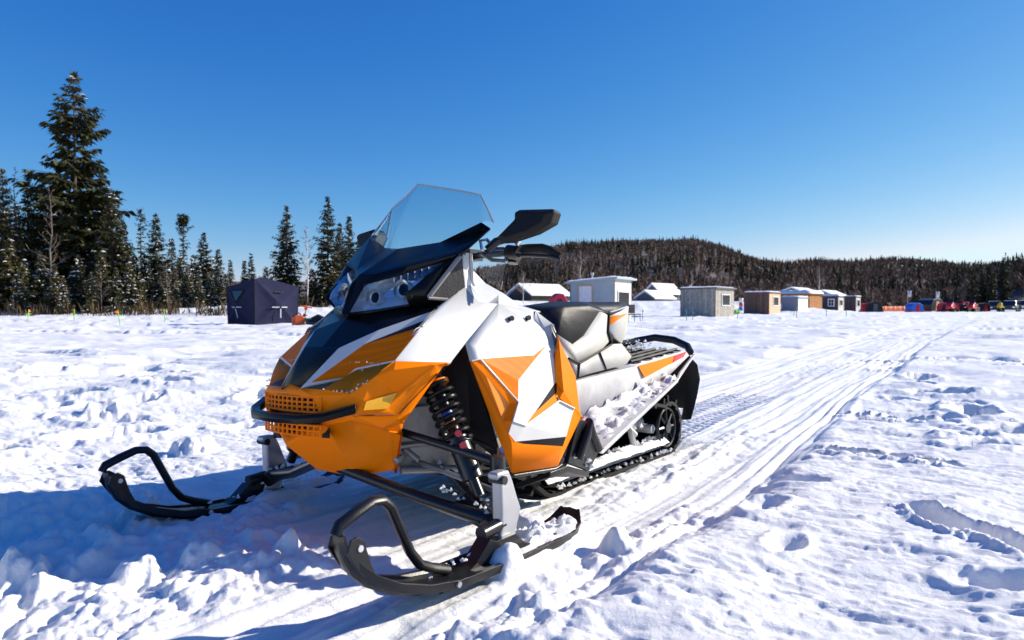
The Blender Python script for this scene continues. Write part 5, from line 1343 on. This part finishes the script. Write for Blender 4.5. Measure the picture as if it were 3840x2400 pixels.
HUTS = "huts and cabins of the ice fishing camp"
hut("ice_hut", 1346, 1452, 1492, 657, 35, R(30), GREY_BOARD, CREAM, "pale grey panelled hut with a wood framed white door and a sloping snowy roof", ytop_l=668, over=.22, snow=.07, roof_m=GREY_BOARD,
    door=(.50, .78, .02, .84, TRIM_WOOD, WHITE_TARP), window=(.18, .80, .34, .70, TRIM_WHITE, PANE), pipe=(.3, .62, .28))
hut("ice_hut", 1607, 1690, 1734, 680, 52, R(38), OLD_WOOD, OLD_WOOD, "weathered grey wood hut with one white framed window and a flat snowy roof", ytop_l=682, over=.18, snow=.08, roof_m=GREY_WALL,
    window=(.34, .74, .42, .78, TRIM_WHITE, PANE), pipe=(.4, .95, .25))
hut("ice_hut", 1757, 1817, 1844, 691, 72, R(42), BROWN, TAN, "brown boarded hut with a tan end wall and a small white window", over=.12, snow=.13, window=(.36, .78, .42, .80, TRIM_WHITE, PANE))
hut("ice_hut", 1845, 1885, 1909, 703, 80, R(47), TARP, WHITE_TARP, "low shelter wrapped in grey and white tarpaulin between brown huts", over=.1, snow=.16)
hut("ice_hut", 1838, 1912, 1944, 694, 98, R(47), AMBER_WOOD, AMBER_WOOD, "wide amber wood hut under a thick hump of roof snow", over=.25, snow=.5)
hut("ice_hut", 1942, 1980, 1993, 700, 92, R(44), PLUM, CREAM, "dark plum hut with a small white framed window facing the camera", over=.15, snow=.25, side_window=(.28, .58, .38, .80, TRIM_WHITE, PANE, 1), window=(.25, .75, .42, .75, CREAM, PANE))
hut("ice_hut", 1995, 2022, 2033, 701, 96, R(45), PLUM, CREAM, "rightmost dark plum hut with a narrow cream end wall", over=.12, snow=.12, window=(.25, .75, .42, .78, CREAM, PANE))

def cabin(xl, xc, xr, yeave, yridge, D, alpha, wall_m, label, snow_m=SNOW):
    """gabled house under a snow covered roof; the gable faces left, the roof slope faces right"""
    X, Y = spot(xc, D); z0 = z_at(X, Y); H = rise(yeave, D) - z0; Hr = rise(yridge, D) - z0
    ca, sa = math.cos(alpha), math.sin(alpha); tl = (xl - 1209.6) / FPX; tr = (xr - 1209.6) / FPX
    w1 = (X - tl * Y) / (ca + tl * sa); w2 = (tr * Y - X) / (sa - tr * ca)
    root = empty("cabin", (X, Y, z0 - .05), (0, 0, math.pi / 2 - alpha))
    mb = MB(); mb.add([(0, 0, 0), (w2, 0, 0), (w2, w1, 0), (0, w1, 0), (0, 0, H), (w2, 0, H), (w2, w1, H), (0, w1, H), (0, w1 / 2, Hr), (w2, w1 / 2, Hr)],
                      [(0, 1, 5, 4), (1, 2, 6, 9, 5), (2, 3, 7, 6), (3, 0, 4, 8, 7)]); mb.build("wall", wall_m, root)
    o = .5; sl = (Hr - H) / (w1 / 2)
    rf = MB()
    for sg in (0, 1):
        y0 = -o if sg == 0 else w1 + o; ze = H - o * sl
        q = [(-o, y0, ze), (w2 + o, y0, ze), (w2 + o, w1 / 2, Hr), (-o, w1 / 2, Hr)]
        rf.add([Vector(p) + Vector((0, 0, .04)) for p in q] + [Vector(p) + Vector((0, 0, .34 - .1 * (i < 2))) for i, p in enumerate(q)], [(3, 2, 1, 0), (4, 5, 6, 7), (0, 1, 5, 4), (1, 2, 6, 5), (2, 3, 7, 6), (3, 0, 4, 7)])
    rf.build("snowy_roof", snow_m, root)
    wn_ = MB()
    for k in range(2): wn_.box((w2 * (.3 + .4 * k), -.02, H * .55), (w2 * .14, .05, H * .35))
    for k in (0, 1):
        w_ = MB(); w_.box((w2 * (.3 + .4 * k), -.012, H * .55), (w2 * .14, .03, H * .35)); w_.build("window", PANE, root)
    return tag(root, label, "cabin")
cabin(1203, 1256, 1343, 694, 672, 107, R(50), DARK_WALL, "dark brown cabin with a snow covered gable roof left of the pale grey hut")
cabin(1524, 1560, 1606, 690, 671, 140, R(45), GREY_WALL, "slate grey cabin with a snowy roof behind the two nearest huts")
cabin(1505, 1545, 1590, 702, 688, 125, R(40), GREY_WALL, "low snow buried shed in front of the slate grey cabin")
cabin(1840, 1900, 1935, 690, 680, 150, R(40), DARK_WALL, "dark cabin whose snowy roof shows above the tarpaulin shelter")
cabin(1920, 1965, 1995, 696, 687, 150, R(40), DARK_WALL, "cabin with a snowy roof behind the plum huts")

# ---- blue hub tent
def hub_tent():
    D = 27.2; X, Y = spot(603, D); z0 = z_at(X, Y); al = R(38)
    root = empty("hub_tent", (X, Y, z0 - .03), (0, 0, math.pi / 2 - al)); w1, w2 = 1.95, 1.90; H = rise(655, D) - z0
    cs = [(0, 0), (w2, 0), (w2, w1), (0, w1)]
    base = [Vector((*c, 0)) for c in cs]; cen = Vector((w2 / 2, w1 / 2, 0))
    top = [Vector((*c, H - .22)) + (Vector((*c, 0)) - cen) * .04 for c in cs]; top[0].z = H - .03; top[1].z = H - .30; top[3].z = H - .30
    apex = cen + Vector((0, 0, H + .10))
    for nm, i, m in (("wall", 3, NAVY), ("wall", 0, NAVY), ("wall", 1, NAVY), ("wall", 2, NAVY)):
        j = (i + 1) % 4; a, b, c, d = base[i], base[j], top[j], top[i]; n = (b - a).cross(Vector((0, 0, 1))).normalized()
        hub = (a + b + c + d) / 4 + n * .20
        k = 6; vs = []; fs = []
        def tri(p, q, r_):
            b0 = len(vs); idx = {}
            for x_ in range(k + 1):
                for y_ in range(k + 1 - x_):
                    s, t = x_ / k, y_ / k; sag = .05 * 4 * s * t * 1.0 * (1 - s - t) * 3
                    idx[x_, y_] = len(vs); vs.append(p * (1 - s - t) + q * s + r_ * t - n * (sag + .03 * math.sin(math.pi * min(1, s + t)) * (s * t > 0)))
            for x_ in range(k):
                for y_ in range(k - x_):
                    fs.append((idx[x_, y_], idx[x_ + 1, y_], idx[x_, y_ + 1]))
                    if x_ + y_ < k - 1: fs.append((idx[x_ + 1, y_], idx[x_ + 1, y_ + 1], idx[x_, y_ + 1]))
        for p, q in ((a, b), (b, c), (c, d), (d, a)): tri(hub, p, q)
        w_ = mesh_obj(nm, vs, fs, m, root, smooth=True); w_.data.set_sharp_from_angle(angle=R(8))
        e1, e2 = (b - a).normalized(), Vector((0, 0, 1))
        if i in (3, 0):
            sb = MB(); hz = hub + n * .03 - e2 * .12
            for dv in (e1 * .34, -e1 * .34, -e2 * .42 + e1 * .05):
                p0, p1 = hz + dv * .14, hz + dv - n * abs(dv.length) * .16
                sd_ = dv.normalized().cross(n).normalized() * .022
                sb.prism([p0 - sd_, p1 - sd_, p1 + sd_, p0 + sd_], n * .012)
            sb.build("hub_strap", STRAP, w_)
        if i == 3:
            wb = MB(); q = [hub + e1 * -.02 + e2 * .06, hub + e2 * .52 - e1 * .46 - n * .10, hub + e2 * .52 + e1 * .40 - n * .10]
            wb.prism([p + n * .02 for p in q], n * .008); wb.build("window", mat("tinted_vinyl", (.012, .03, .045), .12), w_)
            zb = MB(); zb.tube([q[1] + n * .035, q[0] + n * .035, q[2] + n * .035], .02, 6); zb.build("window_trim", BLACK_CLOTH, w_)
        if i == 0:
            for s_ in (-.2, .12, .3):
                vb = MB(); c_ = hub * .42 + top[0] * .3 + top[1] * .28 + n * .04 + e1 * s_ * .5; vb.box(c_, (.14, .02, .05)); vb.build("roof_vent", BLACK_CLOTH, w_)
    rf = MB(); rf.add(top + [apex], [(0, 1, 4), (1, 2, 4), (2, 3, 4), (3, 0, 4)]); rf.build("roof", NAVY, root)
    for i in range(4):
        po = MB(); po.tube([base[i], top[i]], .012, 6); po.build("corner_seam", BLACK_CLOTH, root)
    return tag(root, "navy blue pop up fishing tent with a triangular window and grey straps", "tent")
hub_tent()

# ---- gear beside the tent
def fuel_can(x, D, label, s=1.0):
    X, Y = spot(x, D); root = empty("fuel_can", (X, Y, z_at(X, Y) - .02), (0, 0, .4), s)
    b_ = MB(); b_.prism([(-.13, -.09, 0), (.13, -.09, 0), (.13, -.09, .26), (.06, -.09, .33), (-.13, -.09, .33)], (0, .18, 0)); b_.build("can_body", ORANGE_CAN, root, bevel=.02)
    h = MB(); h.tube([(-.10, 0, .33), (-.08, 0, .39), (.0, 0, .39), (.03, 0, .33)], .018, 8); h.build("handle", BLACK, root, smooth=True)
    sp = MB(); sp.tube([(.10, 0, .30), (.14, 0, .36)], .03, 10); sp.build("cap", BLACK, root, smooth=True)
    return tag(root, label, "fuel can")
fuel_can(699, 25.5, "squat orange can beside the blue tent, nearer the tent wall", 1.05)
fuel_can(708, 25.2, "upright orange can leaning towards the ice auger", 1.25)
def auger(x, D):
    X, Y = spot(x, D); root = empty("ice_auger", (X, Y, z_at(X, Y) - .1), (R(8), R(10), 0))
    b_ = MB(); b_.tube([(0, 0, 0), (0, 0, .75)], .02, 8); 
    vs = []; fs = []
    for k in range(60):
        a = k * .5; vs += [(0, 0, .02 + k * .0085), (math.cos(a) * .09, math.sin(a) * .09, .02 + k * .0085)]
        if k: fs.append((2 * k - 2, 2 * k - 1, 2 * k + 1, 2 * k))
    b_.add(vs, fs); b_.build("blade", AMBER_WOOD, root)
    p_ = MB(); p_.tube([(-.22, 0, .76), (.22, 0, .76)], .022, 8); p_.tube([(0, 0, .66), (0, 0, .80)], .06, 10); p_.build("handle", ORANGE_CAN, root, smooth=True)
    return tag(root, "orange handled ice auger standing in the snow by the cans", "auger")
auger(717, 25.6)
def sled(x, D):
    X, Y = spot(x, D); root = empty("cargo_sled", (X, Y, z_at(X, Y) - .03), (0, 0, R(-8)), .9)
    prof = [(-.72, .34), (-.66, .10), (-.5, .03), (.55, .03), (.68, .10), (.72, .30)]
    t_ = MB(); vs = []
    for (x_, z_) in prof:
        for y_, dz in ((-.33, .26), (-.27, 0), (.27, 0), (.33, .26)): vs.append((x_, y_, z_ + dz * (1 if abs(x_) < .66 else .15)))
    t_.add(vs, [(i * 4 + k, i * 4 + k + 1, i * 4 + 5 + k, i * 4 + 4 + k) for i in range(5) for k in range(3)]); o = t_.build("tub", BLACK, root, smooth=True)
    md = o.modifiers.new("thickness", 'SOLIDIFY'); md.thickness = .02
    bg_ = MB(); bg_.tube([(-.55, 0, .28), (-.3, .02, .34), (.0, 0, .26)], [.10, .17, .12], 12); bg_.build("bag", BLACK_CLOTH, root, smooth=True)
    sn = MB(); sn.tube([(.0, 0, .16), (.3, .0, .22), (.6, 0, .18)], [.12, .2, .1], 12); sn.build("load_snow", SNOW, root, smooth=True)
    hb_ = MB(); hb_.tube([(-.70, -.2, .3), (-.9, 0, .38), (-.70, .2, .3)], .015, 8); hb_.build("tow_bar", STEEL, root, smooth=True)
    return tag(root, "black plastic cargo sled loaded with a dark bag and snow", "sled")
sled(768, 25.2)

def pop_shelter(x, D, w, h, m, m2, label, cat="shelter", rz=0.3, name="ice_shelter"):
    """flip-over shelter: sloped front, hooped back, a pole frame and a dark sled base"""
    X, Y = spot(x, D); root = empty(name, (X, Y, z_at(X, Y) - .03), (0, 0, rz))
    pr_ = [(-w / 2, .12), (-w / 2 * 1.02, h * .55), (-w * .36, h * .88), (-w * .10, h), (w * .2, h * .97), (w * .42, h * .72), (w / 2, .12)]
    c = MB(); c.prism([(a, -w * .36, b_) for a, b_ in pr_], (0, w * .72, 0)); c.build("canopy", m, root, bevel=.04)
    b_ = MB(); b_.box((0, 0, .08), (w * 1.06, w * .78, .17)); b_.build("sled_base", m2, root, bevel=.03)
    d_ = MB(); d_.prism([(-w * .2, -w * .365, .2), (w * .12, -w * .365, .2), (w * .08, -w * .365, h * .8), (-w * .14, -w * .365, h * .8)], (0, -.012, 0)); d_.build("door_flap", m2, root)
    return tag(root, label, cat)
pop_shelter(1319, 33, .90, 1.40, CRIMSON, BLACK, "crimson flip over shelter beside the pale grey hut", rz=.25)
pop_shelter(2042, 100, 1.5, 1.25, RED_PAINT, BLACK, "small red shelter right of the rightmost plum hut", rz=.2)
pop_shelter(2066, 98, 1.9, 1.45, BLACK_CLOTH, GREY_WALL, "black shelter next to the small red one and the orange barrier", rz=-.2)
pop_shelter(2197, 104, 3.3, 2.0, ASH, TAN, "large black shelter with a tan flap behind the blue one", rz=.5)
pop_shelter(2160, 100, 1.9, 1.3, BLUE, RED_PAINT, "bright blue shelter with a red base in the row of distant tents", rz=.15)
pop_shelter(2229, 101, 1.5, 1.35, RED_PAINT, BLACK, "red shelter between the large black one and the distant snowmobiles", rz=-.3)
pop_shelter(2284, 106, 1.5, 1.5, RED_PAINT, ASH, "red shelter standing behind the right hand distant snowmobile", rz=.4)
pop_shelter(2322, 104, 1.6, 1.35, BLACK_CLOTH, RED_PAINT, "black shelter with a red base between the red snowmobiles and dark cars", rz=.2)
for x, D, rz, lab in ((1741, 68, .4, "bright green bag on the snow by the brown hut's left corner"), (2289, 104, .2, "tiny lime green bag near the red snowmobiles")):
    X, Y = spot(x, D); root = empty("gear_bag", (X, Y, z_at(X, Y) - .03), (0, 0, rz), .95 if x < 2000 else 1.5)
    b_ = MB(); b_.tube([(-.32, 0, .22), (-.25, 0, .24), (.25, 0, .24), (.32, 0, .22)], [.14, .22, .22, .14], 12); b_.build("bag_body", GREEN, root, smooth=True)
    s_ = MB(); s_.tube([(-.15, 0, .44), (-.1, 0, .56), (.1, 0, .56), (.15, 0, .44)], .02, 6); s_.build("strap", BLACK_CLOTH, root, smooth=True); tag(root, lab, "bag")
# flag and banner
def banner(x, D, label):
    X, Y = spot(x, D); root = empty("banner", (X, Y, z_at(X, Y) - .05), (0, 0, .2))
    p_ = MB(); p_.tube([(0, 0, 0), (0, 0, 1.75)], .02, 8); p_.build("pole", STEEL, root)
    for k, m in enumerate((BLUE, RED_PAINT, WHITE_TARP)):
        vs = [(.02 + .42 * i / 6, .03 * math.sin(i * 1.2), 0.45 + .42 * k + z_ * .40) for z_ in (0, 1) for i in range(7)]
        o = mesh_obj("cloth", vs, [(i, i + 1, i + 8, i + 7) for i in range(6)], m, root, smooth=True); md = o.modifiers.new("thickness", 'SOLIDIFY'); md.thickness = .008
    return tag(root, label, "banner")
banner(1746, 69, "blue red and white banner hanging left of the brown boarded hut")
def barrier():
    X0, Y0 = spot(2082, 101); X1, Y1 = spot(2138, 103); root = empty("mesh_fence", (X0, Y0, z_at(X0, Y0) - .05), (0, 0, math.atan2(Y1 - Y0, X1 - X0))); L = math.hypot(X1 - X0, Y1 - Y0)
    n = MB(); vs = [(L * i / 24, .04 * math.sin(i * 1.3), z_ * (.85 + .04 * math.sin(i * 2))) for z_ in (.15, 1) for i in range(25)]
    n.add(vs, [(i, i + 1, i + 26, i + 25) for i in range(24)]); o = n.build("netting", ORANGE_NET, root, smooth=True); md = o.modifiers.new("thickness", 'SOLIDIFY'); md.thickness = .015
    for k in range(6):
        p_ = MB(); p_.tube([(L * k / 5, .05, 0), (L * k / 5, .05, 1.0)], .025, 8); p_.build("post", TRIM_WOOD, root)
    tag(root, "low orange mesh fence between the black and the blue shelters", "fence")
barrier()
for x, D, lab in ((2144, 108, "pale flag pole behind the blue shelter"), (2211, 112, "pale flag pole behind the large black shelter")):
    X, Y = spot(x, D); root = empty("flag_pole", (X, Y, z_at(X, Y) - .1))
    p_ = MB(); p_.tube([(0, 0, 0), (0, 0, 3.3)], .03, 8); p_.build("pole", STEEL, root)
    f_ = MB(); vs = [(.03 + .5 * i / 5, .05 * math.sin(i), 2.3 + z_ * .95) for z_ in (0, 1) for i in range(6)]; f_.add(vs, [(i, i + 1, i + 7, i + 6) for i in range(5)]); o = f_.build("flag", WHITE_TARP, root, smooth=True)
    md = o.modifiers.new("thickness", 'SOLIDIFY'); md.thickness = .01; tag(root, lab, "flag")

# ---- distant snowmobiles and cars
def far_sled(x, D, rz, m, label):
    X, Y = spot(x, D); root = empty("parked_snowmobile", (X, Y, z_at(X, Y)), (0, 0, rz), 1.35)
    b_ = MB(); b_.prism([(-1.2, -.28, .35), (-1.35, -.28, .55), (-.6, -.28, .98), (-.2, -.28, .95), (.1, -.28, .6), (.3, -.28, .3)], (0, .56, 0)); b_.build("body", m, root, bevel=.06)
    w_ = MB(); w_.prism([(-.62, -.26, .95), (-.42, -.26, 1.35), (-.38, -.26, 1.33), (-.55, -.26, .93)], (0, .52, 0)); w_.build("windshield", ASH, root, bevel=.01)
    s_ = MB(); s_.prism([(.0, -.18, .55), (.05, -.18, .82), (1.0, -.18, .86), (1.05, -.18, .58)], (0, .36, 0)); s_.build("seat", BLACK_CLOTH, root, bevel=.05)
    t_ = MB(); t_.prism([(-.1, -.2, .02), (-.2, -.2, .3), (.4, -.2, .5), (1.5, -.2, .5), (1.65, -.2, .25), (1.5, -.2, .0)], (0, .4, 0)); t_.build("track", RUBBER, root, bevel=.03)
    for y in (-.5, .5):
        k_ = MB(); k_.prism([(-1.75, y - .07, .30), (-1.6, y - .07, .08), (-1.3, y - .07, .02), (-.5, y - .07, .02), (-.5, y - .07, .07), (-1.3, y - .07, .08), (-1.68, y - .07, .34)], (0, .14, 0)); k_.build("ski", BLACK, root)
        a_ = MB(); a_.tube([(-.95, y, .06), (-.95, y * .5, .45)], .04, 8); a_.build("strut", BLACK, root)
    return tag(root, label, "snowmobile")
far_sled(2247, 96, .85, RED_PAINT, "left one of the distant red snowmobiles parked by the tents")
far_sled(2272, 98, 4.4, RED_PAINT, "middle one of the distant red snowmobiles, turned the other way")
far_sled(2260, 104, 1.2, RED_PAINT, "red snowmobile parked behind the left and middle red ones")
far_sled(2300, 100, .75, RED_PAINT, "right hand distant red snowmobile next to the dark cars")
def car(x, D, rz, m, label, tall=1.0):
    X, Y = spot(x, D); root = empty("parked_car", (X, Y, z_at(X, Y) - .05), (0, 0, rz))
    b_ = MB(); b_.prism([(-2.2, -.9, .35), (-2.25, -.9, .75), (-1.3, -.9, .98), (2.1, -.9, 1.02), (2.2, -.9, .7), (2.15, -.9, .35)], (0, 1.8, 0)); b_.build("body", m, root, bevel=.08)
    c_ = MB(); a = [(-1.25, -.85, .98), (2.05, -.85, 1.0), (1.8, -.72, 1.62 * tall), (-.45, -.72, 1.62 * tall)]; b2 = [(x_, -y_, z_) for x_, y_, z_ in a]
    c_.add(a + b2, [(0, 1, 2, 3), (7, 6, 5, 4), (0, 4, 5, 1), (3, 2, 6, 7), (0, 3, 7, 4), (1, 5, 6, 2)]); c_.build("cabin", PANE, root, bevel=.05)
    r_ = MB(); r_.box((.68, 0, 1.64 * tall), (2.3, 1.42, .06)); r_.build("roof", SNOW, root, bevel=.02)
    for wx in (-1.4, 1.35):
        for wy in (-.88, .88):
            w_ = MB(); w_.tube([(wx, wy - .1, .33), (wx, wy + .1, .33)], .34, 16); o = w_.build("wheel", RUBBER, root, smooth=True)
            h_ = MB(); h_.tube([(wx, wy - .11, .33), (wx, wy + .11, .33)], .18, 12); h_.build("rim", STEEL, o, smooth=True)
    for wy in (-.6, .6):
        l_ = MB(); l_.box((-2.24, wy, .68), (.06, .3, .14)); l_.build("headlight", CHROME, root)
    return tag(root, label, "car")
car(2350, 108, R(60), ASH, "black car with a snowy roof left of the other two dark cars")
car(2386, 102, R(50), ASH, "broad black car with a snowy roof, second from the right border")
car(2422, 106, R(62), GREY_WALL, "grey car cut by the right border of the camp")
X, Y = spot(2362, 99); root = empty("parked_snowmobile_cover", (X, Y, z_at(X, Y)), (0, 0, .5)); root.name = "fabric_bundle"
b_ = MB(); b_.tube([(-.3, 0, .5), (0, 0, .9), (.2, 0, 1.2)], [.22, .34, .2], 12); b_.build("cloth", YELLOW_CLOTH, root, smooth=True)
s_ = MB(); s_.tube([(-.3, 0, .05), (-.1, 0, .62)], [.30, .24], 12); s_.build("base_bag", BLACK_CLOTH, root, smooth=True); tag(root, "yellow bundle tied on a black bag before the dark cars", "bundle")
# black folding chair by the pale hut
X, Y = spot(1499, 34); root = empty("camp_chair", (X, Y, z_at(X, Y) - .02), (0, 0, .6))
s_ = MB(); s_.box((0, 0, .40), (.46, .44, .05)); s_.build("seat", BLACK_CLOTH, root)
s_ = MB(); s_.box((0, .23, .66), (.46, .05, .42)); s_.build("backrest", BLACK_CLOTH, root)
for a in (-.2, .2):
    for c in (-.2, .2):
        l_ = MB(); l_.tube([(a, c, 0), (a * .9, c * .9, .40)], .016, 6); l_.build("leg", BLACK_METAL, root)
tag(root, "black camp chair on the snow at the right of the pale grey hut", "chair")

# ---- tip-ups: little stakes over the fishing holes
def tip_up(m, m2):
    root = empty("tip_up"); a = MB(); a.tube([(0, 0, -.1), (.03, 0, .62)], .018, 6); a.build("stake", m, root)
    b_ = MB(); b_.tube([(-.12, 0, .40), (.16, 0, .46)], .012, 6); b_.build("arm", m, root)
    f_ = MB(); f_.prism([(.03, 0, .50), (.17, 0, .56), (.04, 0, .64)], (0, .012, 0)); f_.build("flag", m2, root); return root
tp = {"teal": tip_up(TEAL, TEAL), "green": tip_up(GREEN, ORANGE_CAN)}
first = {"teal": True, "green": True}
for k, x, D, lab in [("teal", 1468, 36, "teal tip up stake nearest the pale grey hut"), ("teal", 1518, 38, "teal tip up stake between the pale grey and weathered huts"), ("teal", 1622, 36, "left of a pair of teal stakes before the weathered hut"),
                     ("teal", 1637, 37, "right of a pair of teal stakes before the weathered hut"), ("teal", 1742, 42, "teal stake under the weathered hut's right corner"), ("teal", 1882, 44, "tall teal stake in front of the brown huts"),
                     ("teal", 1952, 50, "teal stake in front of the dark plum hut"), ("teal", 1999, 52, "teal stake below the rightmost plum hut"), ("teal", 1875, 56, "short teal stake below the tarpaulin shelter"),
                     ("green", 65, 30, "green stake with an orange flag nearest the left border"), ("green", 175, 31, "green stake before the tallest spruce"), ("green", 284, 29, "green stake between the tallest spruce and the blue tent"), ("green", 390, 33, "green stake furthest right before the wood")]:
    o = tp[k] if first[k] else copy_tree(tp[k]); first[k] = False
    X, Y = spot(x, D); o.location = (X, Y, z_at(X, Y)); o.rotation_euler = (0, .1 * math.sin(x), x * .7); tag(o, lab, "tip-up", "tip ups set over the fishing holes")
